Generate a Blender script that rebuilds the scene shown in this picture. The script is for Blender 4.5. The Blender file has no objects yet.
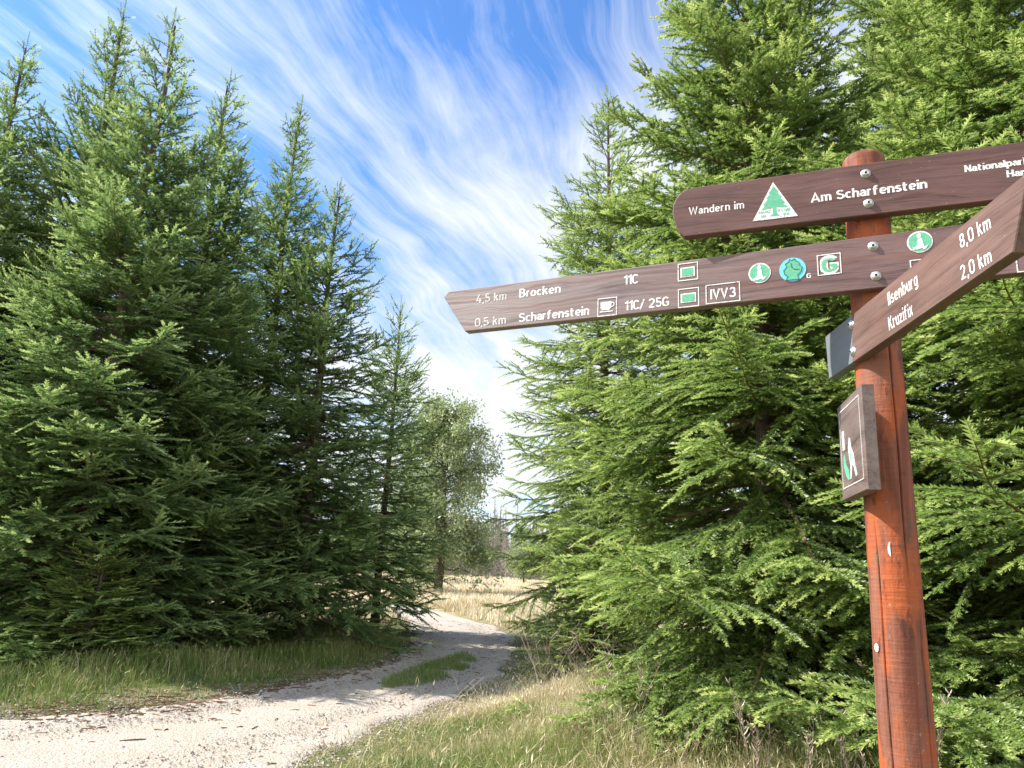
import bpy, math
import numpy as np
from mathutils import Matrix, Vector

R = math.radians
scene = bpy.context.scene
col = scene.collection
rng0 = np.random.default_rng(7)

# ------------------------------------------------------------------ helpers
def link(o, parent=None):
    col.objects.link(o)
    if parent is not None:
        o.parent = parent
    return o

def tag(o, label=None, cat=None, group=None, kind=None):
    if label: o['label'] = label
    if cat: o['category'] = cat
    if group: o['group'] = group
    if kind: o['kind'] = kind
    return o

def empty(name, loc=(0, 0, 0), rz=0):
    o = bpy.data.objects.new(name, None)
    o.empty_display_size = .2
    o.location = loc
    o.rotation_euler = (0, 0, rz)
    return link(o)

def mesh_np(name, V, F, mats, attrs=None, matidx=None, smooth=False):
    """V (n,3), F (m,k) all faces with k corners"""
    me = bpy.data.meshes.new(name)
    V = np.ascontiguousarray(V, np.float32)
    F = np.ascontiguousarray(F, np.int32)
    me.vertices.add(len(V)); me.vertices.foreach_set('co', V.ravel())
    k = F.shape[1]
    me.loops.add(F.size); me.loops.foreach_set('vertex_index', F.ravel())
    me.polygons.add(len(F))
    me.polygons.foreach_set('loop_start', np.arange(0, F.size, k, dtype=np.int32))
    if matidx is not None:
        me.polygons.foreach_set('material_index', np.ascontiguousarray(matidx, np.int32))
    me.polygons.foreach_set('use_smooth', np.full(len(F), smooth))
    for m in mats: me.materials.append(m)
    for an, av in (attrs or {}).items():
        a = me.attributes.new(an, 'FLOAT', 'POINT')
        a.data.foreach_set('value', np.ascontiguousarray(av, np.float32))
    me.update()
    return me

def pymesh(name, V, F, mat, smooth=False):
    me = bpy.data.meshes.new(name)
    me.from_pydata([tuple(v) for v in V], [], [tuple(f) for f in F])
    me.materials.append(mat)
    if smooth:
        me.polygons.foreach_set('use_smooth', [True] * len(me.polygons))
    me.update()
    return me

# ------------------------------------------------------------------ materials
def new_mat(name):
    m = bpy.data.materials.new(name); m.use_nodes = True
    nt = m.node_tree
    for n in list(nt.nodes): nt.nodes.remove(n)
    out = nt.nodes.new('ShaderNodeOutputMaterial')
    return m, nt, out

class NB:
    def __init__(s, nt): s.nt = nt
    def n(s, t, **kw):
        nd = s.nt.nodes.new(t)
        ins = kw.pop('ins', {})
        for k, v in kw.items(): setattr(nd, k, v)
        for k, v in ins.items():
            if hasattr(v, 'is_linked') or isinstance(v, bpy.types.NodeSocket): s.nt.links.new(v, nd.inputs[k])
            else: nd.inputs[k].default_value = v
        return nd
    def math(s, op, a, b=None, c=None, clamp=False):
        nd = s.nt.nodes.new('ShaderNodeMath'); nd.operation = op; nd.use_clamp = clamp
        for i, v in enumerate((a, b, c)):
            if v is None: continue
            if isinstance(v, bpy.types.NodeSocket): s.nt.links.new(v, nd.inputs[i])
            else: nd.inputs[i].default_value = v
        return nd.outputs[0]
    def mix(s, f, a, b, mode='MIX'):
        nd = s.nt.nodes.new('ShaderNodeMix'); nd.data_type = 'RGBA'; nd.blend_type = mode
        for i, v in ((0, f), (6, a), (7, b)):
            if isinstance(v, bpy.types.NodeSocket): s.nt.links.new(v, nd.inputs[i])
            elif i == 0: nd.inputs[0].default_value = v
            else: nd.inputs[i].default_value = (*v, 1) if len(v) == 3 else v
        return nd.outputs[2]
    def ramp(s, f, stops):
        nd = s.nt.nodes.new('ShaderNodeValToRGB')
        e = nd.color_ramp.elements
        while len(e) < len(stops): e.new(.5)
        for q, (p, c) in zip(e, stops):
            q.position = p; q.color = (*c, 1) if not isinstance(c, (int, float)) else (c, c, c, 1)
        s.nt.links.new(f, nd.inputs[0])
        return nd.outputs[0]
    def noise(s, vec, scale, detail=4, rough=.55, dist=0):
        nd = s.nt.nodes.new('ShaderNodeTexNoise')
        if vec is not None: s.nt.links.new(vec, nd.inputs['Vector'])
        nd.inputs['Scale'].default_value = scale; nd.inputs['Detail'].default_value = detail
        nd.inputs['Roughness'].default_value = rough; nd.inputs['Distortion'].default_value = dist
        return nd.outputs[0]
    def mapping(s, vec, scale=(1, 1, 1), loc=(0, 0, 0), rot=(0, 0, 0)):
        nd = s.nt.nodes.new('ShaderNodeMapping')
        s.nt.links.new(vec, nd.inputs[0])
        nd.inputs['Location'].default_value = loc; nd.inputs['Rotation'].default_value = rot
        nd.inputs['Scale'].default_value = scale
        return nd.outputs[0]
    def obj(s): return s.nt.nodes.new('ShaderNodeTexCoord').outputs['Object']
    def geo(s): return s.nt.nodes.new('ShaderNodeNewGeometry').outputs['Position']
    def bump(s, h, strength=.5, dist=.01):
        nd = s.nt.nodes.new('ShaderNodeBump')
        nd.inputs['Strength'].default_value = strength; nd.inputs['Distance'].default_value = dist
        s.nt.links.new(h, nd.inputs['Height'])
        return nd.outputs[0]

def principled(b, out, color, rough=.7, normal=None, spec=.3, metallic=0):
    p = b.n('ShaderNodeBsdfPrincipled')
    for k, v in (('Base Color', color), ('Roughness', rough), ('Metallic', metallic), ('Specular IOR Level', spec)):
        if isinstance(v, bpy.types.NodeSocket): b.nt.links.new(v, p.inputs[k])
        else: p.inputs[k].default_value = (*v, 1) if k == 'Base Color' else v
    if normal is not None: b.nt.links.new(normal, p.inputs['Normal'])
    b.nt.links.new(p.outputs[0], out.inputs[0])
    return p

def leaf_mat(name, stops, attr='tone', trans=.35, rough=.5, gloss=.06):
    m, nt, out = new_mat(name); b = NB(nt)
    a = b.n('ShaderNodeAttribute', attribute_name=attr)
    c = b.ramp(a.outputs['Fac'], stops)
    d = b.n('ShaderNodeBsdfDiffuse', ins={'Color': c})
    t = b.n('ShaderNodeBsdfTranslucent', ins={'Color': c})
    g = b.n('ShaderNodeBsdfGlossy', ins={'Roughness': rough}); g.inputs['Color'].default_value = (1, 1, 1, 1)
    m1 = b.n('ShaderNodeMixShader', ins={0: trans, 1: d.outputs[0], 2: t.outputs[0]})
    m2 = b.n('ShaderNodeMixShader', ins={0: gloss, 1: m1.outputs[0], 2: g.outputs[0]})
    nt.links.new(m2.outputs[0], out.inputs[0])
    return m

def bark_mat(name, c1, c2, scale=14):
    m, nt, out = new_mat(name); b = NB(nt)
    v = b.mapping(b.obj(), (1, 1, .25))
    n = b.noise(v, scale, 5, .65)
    c = b.ramp(n, [(.3, c1), (.7, c2)])
    principled(b, out, c, .9, b.bump(n, .8, .02), .1)
    return m

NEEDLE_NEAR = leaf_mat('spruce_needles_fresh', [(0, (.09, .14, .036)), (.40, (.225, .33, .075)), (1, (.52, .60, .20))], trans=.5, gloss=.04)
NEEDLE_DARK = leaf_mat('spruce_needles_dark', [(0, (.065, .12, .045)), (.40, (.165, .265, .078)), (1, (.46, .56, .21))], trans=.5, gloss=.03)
BARK = bark_mat('spruce_bark', (.06, .042, .032), (.17, .13, .105))
TWIG = bark_mat('spruce_twig_bark', (.10, .065, .04), (.2, .14, .09), 30)
DEADBARK = bark_mat('dead_wood', (.17, .14, .12), (.34, .30, .27), 8)
BIRCHLEAF = leaf_mat('pale_leaf', [(0, (.15, .20, .08)), (.5, (.27, .335, .14)), (1, (.42, .48, .24))], trans=.4)

# ------------------------------------------------------------------ terrain
def smooth(e0, e1, x):
    t = np.clip((x - e0) / (e1 - e0), 0, 1); return t * t * (3 - 2 * t)

LE = np.array([(-14, 3.0), (-9, 6.0), (-6.4, 7.75), (-5.03, 8.41), (-4.07, 8.95), (-3.5, 9.9), (-2.67, 11.72), (-1.9, 14.8), (-2.15, 19.2), (-2.9, 25.6), (-5.2, 31), (-10, 37), (-22, 44)])
RE = np.array([(-9.5, -4.0), (-4.6, 1.2), (-2.6, 4.2), (-1.75, 6.3), (-1.4, 7.96), (-.64, 10.49), (-.14, 12.76), (.3, 16.18), (.45, 20.6), (-.1, 25.5), (-2.2, 31.5), (-6.5, 39), (-18, 48)])
def resample(P, n):
    d = np.r_[0, np.cumsum(np.hypot(*np.diff(P, axis=0).T))]
    t = np.linspace(0, d[-1], n)
    Q = np.c_[np.interp(t, d, P[:, 0]), np.interp(t, d, P[:, 1])]
    for _ in range(12):
        Q[1:-1] = .25 * Q[:-2] + .5 * Q[1:-1] + .25 * Q[2:]
    return Q
# match the edges control point by control point, so that they run side by side
def dens(P, k):
    out = []
    for i in range(len(P) - 1):
        for j in range(k): out.append(P[i] + (P[i + 1] - P[i]) * j / k)
    out.append(P[-1]); Q = np.array(out)
    for _ in range(14): Q[1:-1] = .25 * Q[:-2] + .5 * Q[1:-1] + .25 * Q[2:]
    return Q
LED, RED = dens(LE, 16), dens(RE, 16)
CEN = (LED + RED) / 2; HALF = np.hypot(*(LED - RED).T) / 2

def road_d(x, y):
    """signed distance outside the track edge (negative on the track)"""
    x = np.asarray(x, float); y = np.asarray(y, float)
    sh = x.shape; x = x.ravel(); y = y.ravel()
    out = np.empty(len(x))
    for s in range(0, len(x), 20000):
        d2 = (x[s:s+20000, None] - CEN[:, 0]) ** 2 + (y[s:s+20000, None] - CEN[:, 1]) ** 2
        i = d2.argmin(1)
        out[s:s+20000] = np.sqrt(d2[np.arange(len(i)), i]) - HALF[i]
    return out.reshape(sh)

def gz(x, y):
    x = np.asarray(x, float); y = np.asarray(y, float)
    rd = road_d(x, y)
    z = .016 * np.clip(y - 27, 0, 75)
    bank = smooth(.0, 1.6, rd) * (.10 + .05 * np.sin(x * 1.3 + y * .7) + .04 * np.sin(x * 2.9 - y * 1.9))
    und = .03 * np.sin(x * .5) * np.cos(y * .41)
    return z + bank * smooth(60, 30, np.hypot(x, y)) + und * smooth(-.3, 1.5, rd) - .03 * smooth(.5, -.3, rd)

def gz1(x, y): return float(gz(np.array([x]), np.array([y]))[0])

def grid(name, xs, ys, zf, mat):
    X, Y = np.meshgrid(xs, ys); Z = zf(X, Y)
    V = np.stack([X, Y, Z], -1).reshape(-1, 3)
    nx, ny = len(xs), len(ys)
    i = np.arange(nx - 1)[None] + nx * np.arange(ny - 1)[:, None]; i = i.ravel()
    F = np.stack([i, i + 1, i + nx + 1, i + nx], -1)
    return mesh_np(name, V, F, [mat], smooth=True)

# ground material : soil, thatch, moss
m, nt, out = new_mat('verge_ground'); b = NB(nt); pos = b.geo()
n1 = b.noise(pos, .55, 5, .6); n2 = b.noise(pos, 6, 6, .65); n3 = b.noise(pos, 45, 4, .7)
straw = b.mix(n3, (.20, .16, .09), (.40, .33, .19))
green = b.mix(n3, (.07, .11, .03), (.17, .21, .07))
sep = b.n('ShaderNodeSeparateXYZ', ins={0: pos})
far = b.math('MULTIPLY_ADD', sep.outputs[1], .06, -1.35, clamp=True)
f = b.math('ADD', b.math('MULTIPLY', n1, 1.0), b.math('MULTIPLY', n2, .5))
f = b.math('SUBTRACT', f, b.math('MULTIPLY', far, .22))
c = b.mix(b.ramp(f, [(.62, 0), (.84, 1)]), straw, green)
soil = b.mix(n3, (.09, .065, .045), (.17, .13, .09))
c = b.mix(b.math('MULTIPLY', far, .6), c, b.mix(n3, (.44, .36, .23), (.62, .53, .37)))
c = b.mix(b.math('MULTIPLY', b.ramp(n2, [(.56, 0), (.66, .7)]), b.math('SUBTRACT', 1, far)), c, soil)
principled(b, out, c, .95, b.bump(b.math('ADD', n2, n3), .9, .05), .05)
GROUND = m
# gravel
m, nt, out = new_mat('gravel'); b = NB(nt); pos = b.geo()
vor = b.n('ShaderNodeTexVoronoi', ins={'Vector': pos, 'Scale': 55.0}); vor2 = b.n('ShaderNodeTexVoronoi', ins={'Vector': pos, 'Scale': 24.0})
n1 = b.noise(pos, .9, 5, .6); n2 = b.noise(pos, 7, 5, .6); n3 = b.noise(pos, 120, 3, .7)
sepc = b.n('ShaderNodeSeparateColor', ins={0: vor.outputs['Color']})
stone = b.ramp(sepc.outputs[0], [(0, (.25, .215, .185)), (.35, (.37, .325, .28)), (.75, (.47, .42, .365)), (1, (.60, .55, .50))])
dust = b.mix(n3, (.34, .295, .25), (.44, .385, .33))
c = b.mix(b.ramp(n2, [(.42, .25), (.62, .85)]), stone, dust)
c = b.mix(b.ramp(n1, [(.4, 0), (.7, .45)]), c, (.33, .265, .20))
h = b.math('ADD', b.math('MULTIPLY', vor.outputs['Distance'], -1.2), b.math('MULTIPLY', vor2.outputs['Distance'], -.8))
principled(b, out, c, .95, b.bump(h, .6, .014), .08)
GRAVEL = m

def axis(lo, hi, fine_lo, fine_hi, step, far_n):
    a = np.arange(fine_lo, fine_hi + 1e-6, step)
    l = fine_lo - np.geomspace(step, fine_lo - lo, far_n)[::-1]
    h = fine_hi + np.geomspace(step, hi - fine_hi, far_n)
    return np.r_[l, a, h]
xs = axis(-700, 700, -16, 14, .25, 26); ys = axis(-300, 900, -4, 50, .3, 24)
g_me = grid('ground', xs, ys, gz, GROUND)
g = link(bpy.data.objects.new('ground', g_me)); tag(g, 'straw coloured and green grassy ground on both sides of the gravel track', kind='structure')

# gravel track as its own sheet, wobbling edges
nl = len(CEN); nw = 25
t = np.linspace(0, 1, nw)
wob = rng0.normal(0, 1, (nl, 2));
for _ in range(2): wob[1:-1] = .25 * wob[:-2] + .5 * wob[1:-1] + .25 * wob[2:]
A = LED + (LED - RED) / (2 * HALF[:, None]) * wob[:, :1] * .16
B = RED + (RED - LED) / (2 * HALF[:, None]) * wob[:, 1:] * .16
TX = A[:, None] * (1 - t[None, :, None]) + B[:, None] * t[None, :, None]
TZ = gz(TX[..., 0], TX[..., 1]) + .012 - .022 * (np.exp(-((t - .24) / .10) ** 2) + np.exp(-((t - .76) / .10) ** 2))[None] + .02
TZ[:, 0] -= .05; TZ[:, -1] -= .05
V = np.concatenate([TX, TZ[..., None]], -1).reshape(-1, 3)
i = (np.arange(nw - 1)[None] + nw * np.arange(nl - 1)[:, None]).ravel()
F = np.stack([i, i + nw, i + nw + 1, i + 1], -1)[:, ::-1]
tr = link(bpy.data.objects.new('gravel_track', mesh_np('gravel_track', V, F, [GRAVEL], smooth=True)))
tag(tr, 'pale gravel forest track curving away between the spruces', kind='structure')
def track_z(x, y): return gz(x, y) + .022

# ------------------------------------------------------------------ foliage builder
def frames(D, U):
    X = D / np.linalg.norm(D, axis=1, keepdims=True)
    Y = np.cross(U, X); Y /= np.linalg.norm(Y, axis=1, keepdims=True) + 1e-9
    Z = np.cross(X, Y)
    return X, Y, Z

def shoot_template(fins, teeth, reach, rng):
    """unit shoot (length 1 along X) as rows of needle tufts; returns (T,3,3) triangles"""
    tris = []
    for f_, (ang, rs) in enumerate(fins):
        for k in range(teeth):
            a = R(ang + rng.uniform(-16, 16)); j = rng.uniform(-.04, .04)
            t0, t1 = k / teeth + j, (k + 1.02) / teeth + j
            r_ = reach * rs * rng.uniform(.8, 1.15) * (1 - .15 * max(0, (k + 1) / teeth - .6) / .4)
            q = min(t1 + r_ * rng.uniform(.35, .75), 1.12)
            cy, cz = math.cos(a), math.sin(a)
            tris.append([(t0, 0, 0), (t1, 0, 0), (q, r_ * cy, r_ * cz)])
    return np.array(tris)
FINS4 = ((0, 1), (180, 1), (55, .9), (125, .9))
FINS3 = ((5, 1), (175, 1), (90, .9))

def expand(O, D, U, L, T, scale_w=None):
    """place template T (t,3,3) at shoots -> (N*t*3,3)"""
    X, Y, Z = frames(D, U)
    M = np.stack([X, Y, Z], 1) * L[:, None, None]           # rows
    P = T.reshape(-1, 3)
    out_ = np.einsum('kj,njc->nkc', P, M) + O[:, None, :]
    return out_.reshape(-1, 3)

def tube_tris(paths, radii, sides=3):
    """paths list of (n,3); returns V,F(tri)"""
    VV, FF = [], []; base = 0
    for P, r in zip(paths, radii):
        n = len(P)
        T = np.gradient(P, axis=0); T /= np.linalg.norm(T, axis=1, keepdims=True) + 1e-9
        ref = np.array([0, 0, 1.]) if abs(T[0, 2]) < .8 else np.array([1., 0, 0])
        N = np.cross(T, ref); N /= np.linalg.norm(N, axis=1, keepdims=True) + 1e-9
        Bn = np.cross(T, N)
        a = np.arange(sides) * 2 * np.pi / sides
        ring = P[:, None] + r[:, None, None] * (np.cos(a)[None, :, None] * N[:, None] + np.sin(a)[None, :, None] * Bn[:, None])
        VV.append(ring.reshape(-1, 3))
        i = np.arange(n - 1)[:, None] * sides; j = np.arange(sides)[None]; j2 = (j + 1) % sides
        q = np.stack([i + j, i + j2, i + sides + j2, i + sides + j], -1).reshape(-1, 4) + base
        FF.append(q[:, [0, 1, 2]]); FF.append(q[:, [0, 2, 3]])
        base += n * sides
    return np.concatenate(VV), np.concatenate(FF)

def spruce(name, seed, H, Rad, z0=.3, spacing=.38, per=6, bl_sp=.095, sh_sp=.065, sh_len=.085, fins=FINS4, teeth=5, reach=.17,
           droop=.25, hang=.35, up=.35, mat=None, top_open=.0, prof=.75, bare=.18, dens=1.0, twigs=True, rfun=None, blf=.5, rough=.13):
    rng = np.random.default_rng(seed)
    SO, SD, SU, SL, ST = [], [], [], [], []
    wp, wr = [], []
    z = z0; az = rng.uniform(0, 6.28)
    hs = []; ph1, ph2 = rng.uniform(0, 6.28, 2)
    while z < H - .25:
        f_ = z / H
        n = per if f_ < .78 else max(3, per - 3)
        for k in range(n): hs.append((z + rng.normal(0, .05), az + k * 2 * np.pi / n + rng.normal(0, .18), 1.0))
        for k in range(2 if f_ < .82 else 1): hs.append((z + spacing * rng.uniform(.3, .7), rng.uniform(0, 6.28), rng.uniform(.45, .8)))
        az += rng.uniform(.4, 1.2)
        z += spacing * (1 if f_ < .7 else 1.12) * rng.uniform(.85, 1.15)
    for (zb, a, sc) in hs:
        f_ = min(max(zb / H, 0), 1)
        if zb > H - .15: continue
        base = Rad * min(1.0, (1 - f_) ** prof * 1.18)
        L = base * rng.uniform(.72, 1.12) * sc + .10
        if rfun is not None: L *= rfun(f_)
        L *= 1 + .22 * math.sin(2 * a + ph1 + 9 * f_) * math.sin(14 * f_ + ph2) + .12 * math.sin(5 * a + ph1 * 3 + 23 * f_)
        if f_ > .82: L *= rng.uniform(.55, 1.35)
        ns = max(5, int(L / .14) + 2)
        tt = np.linspace(0, 1, ns)
        e0 = R(-8 + 66 * f_ ** 2.2 + rng.normal(0, 5 + 30 * (rough - .13)))
        el = e0 - droop * np.sin(np.pi * np.clip(tt * 1.1, 0, 1)) * (1 - f_ * .8) * min(1, L / 1.2) + up * tt ** 2.2
        aa = a + rng.normal(0, .06) + np.cumsum(rng.normal(0, .035, ns))
        D = np.stack([np.cos(el) * np.cos(aa), np.cos(el) * np.sin(aa), np.sin(el)], -1)
        P = np.cumsum(np.vstack([[0, 0, 0], D[:-1] * (L / (ns - 1))]), 0) + [0, 0, zb]
        wp.append(P); wr.append(np.linspace(.006 + .009 * L, .002, ns))
        # branchlets
        nb = int(L * (1 - bare) / bl_sp * (dens if f_ < .75 else dens * .72))
        for k in range(nb):
            u = bare + (1 - bare) * (k + rng.uniform(.2, .8)) / nb
            x = u * (ns - 1); i = min(int(x), ns - 2); fr = x - i
            p = P[i] * (1 - fr) + P[i + 1] * fr; d = D[i]
            side = np.cross(d, [0, 0, 1.]); side /= np.linalg.norm(side) + 1e-9
            nrm = np.cross(side, d)
            sgn = 1 if k % 2 else -1
            lb = (blf * L * (1 - u) ** .8 * min(1, (u - bare + .12) / .25) + .09) * rng.uniform(.65, 1.15)
            lb = min(lb, .95)
            ang = R(rng.uniform(48, 64) - 14 * u)
            bd = math.cos(ang) * d + math.sin(ang) * sgn * side + nrm * rng.normal(.0, rough)
            if rng.random() < .12: bd = d * .7 + nrm * rng.uniform(.2, .6) + side * rng.normal(0, .3)
            bd /= np.linalg.norm(bd)
            m_ = max(2, int(lb / sh_len + .5))
            q = np.linspace(0, 1, m_ + 1)
            hg = hang * (1 - .75 * f_) * rng.uniform(.5, 1.3)
            dd = bd[None] + np.array([0, 0, -1.])[None] * (hg * q[:, None] * min(1, lb / .3)) + .10 * d[None] * q[:, None]
            dd /= np.linalg.norm(dd, axis=1, keepdims=True)
            pts = p + np.vstack([[0, 0, 0], np.cumsum(dd[:-1] * lb / m_, 0)])
            if twigs and lb > .12:
                wp.append(pts[:: max(1, m_ // 2)] if m_ > 3 else pts[[0, -1]]); wr.append(np.linspace(.003 + .003 * lb, .0012, len(wp[-1])))
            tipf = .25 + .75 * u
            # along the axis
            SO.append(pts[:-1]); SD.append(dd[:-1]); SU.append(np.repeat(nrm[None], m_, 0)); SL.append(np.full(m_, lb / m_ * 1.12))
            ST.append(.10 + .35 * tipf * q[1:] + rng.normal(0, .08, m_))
            # side shoots
            n2 = int(lb / sh_sp)
            if n2 > 0:
                v = (np.arange(n2) + rng.uniform(.2, .8, n2)) / n2
                ii = np.minimum((v * m_).astype(int), m_ - 1); fr2 = (v * m_ - ii)[:, None]
                o = pts[ii] * (1 - fr2) + pts[ii + 1] * fr2
                ax = dd[ii]
                for s2 in (-1, 1):
                    sd = np.cross(ax, nrm[None]); sd /= np.linalg.norm(sd, axis=1, keepdims=True) + 1e-9
                    an = np.radians(rng.uniform(32, 58, n2))[:, None]
                    dr = np.cos(an) * ax + np.sin(an) * s2 * sd + rng.normal(0, .14, (n2, 3)) + np.array([0, 0, -1.]) * hg * .35
                    LL = sh_len * rng.uniform(.6, 1.25, n2) * (1 - .35 * v)
                    SO.append(o); SD.append(dr); SU.append(np.repeat(nrm[None], n2, 0) + rng.normal(0, .2, (n2, 3))); SL.append(LL)
                    ST.append(.22 + .55 * tipf * (.35 + .65 * v) + rng.normal(0, .13, n2))
            if True:
                SO.append(pts[-1:]); SD.append(dd[-1:]); SU.append(nrm[None]); SL.append(np.array([sh_len * rng.uniform(.8, 1.3)])); ST.append(np.array([.75 * tipf + .25 + rng.normal(0, .12)]))
        # needles on outer branch axis
        na = max(2, int(L * .7 / sh_len)); u = np.linspace(.3, 1, na); x = u * (ns - 1); ii = np.minimum(x.astype(int), ns - 2); fr = (x - ii)[:, None]
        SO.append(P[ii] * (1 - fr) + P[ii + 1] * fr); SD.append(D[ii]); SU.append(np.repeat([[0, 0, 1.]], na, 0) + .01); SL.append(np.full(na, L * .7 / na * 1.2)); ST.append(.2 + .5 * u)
    # leader
    nlr = int(1.1 / sh_len); zz = np.linspace(H - 1.1, H, nlr)
    SO.append(np.c_[np.zeros(nlr), np.zeros(nlr), zz]); SD.append(np.repeat([[0, 0, 1.]], nlr, 0) + rng.normal(0, .02, (nlr, 3))); SU.append(np.repeat([[1., 0, 0]], nlr, 0)); SL.append(np.full(nlr, sh_len * 1.2)); ST.append(np.full(nlr, .5))
    SO, SD, SU, SL, ST = map(np.concatenate, (SO, SD, SU, SL, ST))
    keep = SL > .01; SO, SD, SU, SL, ST = SO[keep], SD[keep], SU[keep], SL[keep], ST[keep]
    # needles: absolute size is independent of shoot length -> scale widths by using a clamp on length
    Ts = [shoot_template(fins, teeth, reach, rng) for _ in range(5)]; needles = len(Ts[0])
    pick = rng.integers(0, 5, len(SO))
    VV, AA = [], []
    for k in range(5):
        s = pick == k
        VV.append(expand(SO[s], SD[s], SU[s], np.maximum(SL[s], sh_len * .6), Ts[k]))
        AA.append(np.repeat(np.clip(ST[s] + rng.normal(0, .05, s.sum()), 0, 1), needles * 3))
    V = np.concatenate(VV); A_ = np.concatenate(AA)
    F_ = np.arange(len(V)).reshape(-1, 3)
    WV, WF = tube_tris(wp, wr, 3)
    nV = len(V); print(name, 'needle tris', nV // 3, 'wood', len(WF))
    V = np.concatenate([V, WV]); F_ = np.concatenate([F_, WF + nV]); A_ = np.r_[A_, np.zeros(len(WV))]
    mi = np.r_[np.zeros(nV // 3, int), np.ones(len(WF), int)]
    crown = mesh_np(name + '_crown', V, F_, [mat, TWIG], {'tone': A_}, mi)
    # trunk
    n = 26; zz = np.linspace(-.25, H - .3, n); rr = (.012 + .0115 * H * (1 - np.clip(zz, 0, H) / H) ** .9) * (1 + .5 * np.exp(-np.clip(zz, 0, 9) / .25))
    P = np.c_[.03 * np.sin(zz * .7), .03 * np.cos(zz * .9) - .03, zz]
    TV, TF = tube_tris([P], [rr], 10)
    trunk = mesh_np(name + '_trunk', TV, TF, [BARK], smooth=True)
    return trunk, crown

def place_tree(kind, meshes, loc, rz, s, label, cat, group, lean=(0, 0)):
    t_ = empty(kind, (loc[0], loc[1], gz1(loc[0], loc[1]) - .02), rz)
    t_.rotation_euler = (lean[0], lean[1], rz)
    t_.scale = (s if isinstance(s, tuple) else (s, s, s))
    tag(t_, label, cat, group)
    for nm, me in zip(('trunk', 'crown'), meshes): link(bpy.data.objects.new(nm, me), t_)
    return t_

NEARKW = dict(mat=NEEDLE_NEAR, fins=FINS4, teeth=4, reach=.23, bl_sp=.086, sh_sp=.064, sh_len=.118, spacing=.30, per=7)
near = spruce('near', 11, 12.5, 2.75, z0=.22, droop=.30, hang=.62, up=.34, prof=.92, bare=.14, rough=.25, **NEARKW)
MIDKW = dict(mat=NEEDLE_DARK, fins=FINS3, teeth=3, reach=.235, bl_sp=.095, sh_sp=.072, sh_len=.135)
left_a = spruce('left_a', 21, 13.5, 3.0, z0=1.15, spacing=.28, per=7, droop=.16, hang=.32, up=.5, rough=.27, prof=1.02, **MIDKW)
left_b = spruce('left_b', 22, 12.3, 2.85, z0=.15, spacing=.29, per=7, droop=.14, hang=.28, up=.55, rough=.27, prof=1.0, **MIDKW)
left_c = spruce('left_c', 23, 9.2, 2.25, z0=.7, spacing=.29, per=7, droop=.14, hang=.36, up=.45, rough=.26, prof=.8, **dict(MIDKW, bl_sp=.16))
mid_r = spruce('mid_r', 24, 15.5, 3.5, z0=.3, spacing=.36, per=7, droop=.32, hang=.75, up=.35, prof=.72, rfun=lambda f: .55 + .45 * min(1, f / .28), **dict(MIDKW, mat=NEEDLE_NEAR, bl_sp=.12, sh_sp=.08))
young = spruce('young', 25, 3.0, 1.05, z0=.08, spacing=.16, per=6, droop=.05, hang=.1, up=.4, prof=.8, bare=.1, mat=NEEDLE_NEAR, reach=.2, bl_sp=.08, sh_sp=.06, sh_len=.08)

GL = 'dark spruces left of the track'; GR = 'sunlit spruces right of the track'
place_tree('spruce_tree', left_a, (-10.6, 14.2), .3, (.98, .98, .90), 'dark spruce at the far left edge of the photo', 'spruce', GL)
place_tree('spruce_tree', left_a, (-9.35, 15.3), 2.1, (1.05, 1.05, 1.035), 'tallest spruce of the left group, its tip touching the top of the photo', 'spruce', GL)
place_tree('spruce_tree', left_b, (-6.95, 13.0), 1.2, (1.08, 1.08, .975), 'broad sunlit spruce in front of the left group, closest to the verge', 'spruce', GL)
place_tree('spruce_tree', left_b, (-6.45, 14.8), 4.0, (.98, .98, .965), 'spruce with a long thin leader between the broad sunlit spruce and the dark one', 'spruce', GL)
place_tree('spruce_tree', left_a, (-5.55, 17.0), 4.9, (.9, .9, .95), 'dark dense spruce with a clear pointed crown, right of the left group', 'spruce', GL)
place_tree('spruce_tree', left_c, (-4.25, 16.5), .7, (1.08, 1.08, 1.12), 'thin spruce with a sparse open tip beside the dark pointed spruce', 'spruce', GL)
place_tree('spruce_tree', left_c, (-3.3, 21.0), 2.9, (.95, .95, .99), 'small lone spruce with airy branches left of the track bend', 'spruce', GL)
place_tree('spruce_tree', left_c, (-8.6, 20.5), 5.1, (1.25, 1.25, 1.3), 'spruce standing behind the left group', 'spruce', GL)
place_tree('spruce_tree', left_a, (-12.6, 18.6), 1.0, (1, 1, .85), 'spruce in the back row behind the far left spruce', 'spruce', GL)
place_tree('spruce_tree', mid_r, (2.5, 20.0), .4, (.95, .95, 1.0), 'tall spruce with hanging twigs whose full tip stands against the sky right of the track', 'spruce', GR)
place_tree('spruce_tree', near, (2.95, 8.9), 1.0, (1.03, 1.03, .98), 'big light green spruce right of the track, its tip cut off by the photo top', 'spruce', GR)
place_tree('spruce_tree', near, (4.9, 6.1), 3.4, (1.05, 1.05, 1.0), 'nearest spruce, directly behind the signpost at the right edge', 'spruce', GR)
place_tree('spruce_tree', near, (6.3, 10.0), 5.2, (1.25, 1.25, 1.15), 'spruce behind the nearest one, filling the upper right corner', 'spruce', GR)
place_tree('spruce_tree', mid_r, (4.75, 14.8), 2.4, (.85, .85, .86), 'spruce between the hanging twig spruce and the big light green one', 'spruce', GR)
place_tree('young_spruce', young, (-5.9, 11.6), 1.3, (1, 1, .62), 'low young spruce in the shaded grass edge under the left group', 'young spruce', None)
place_tree('young_spruce', young, (1.35, 12.2), .3, 1.0, 'knee high to shoulder high young spruce at the track edge below the tall spruce', 'young spruce', None)

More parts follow.
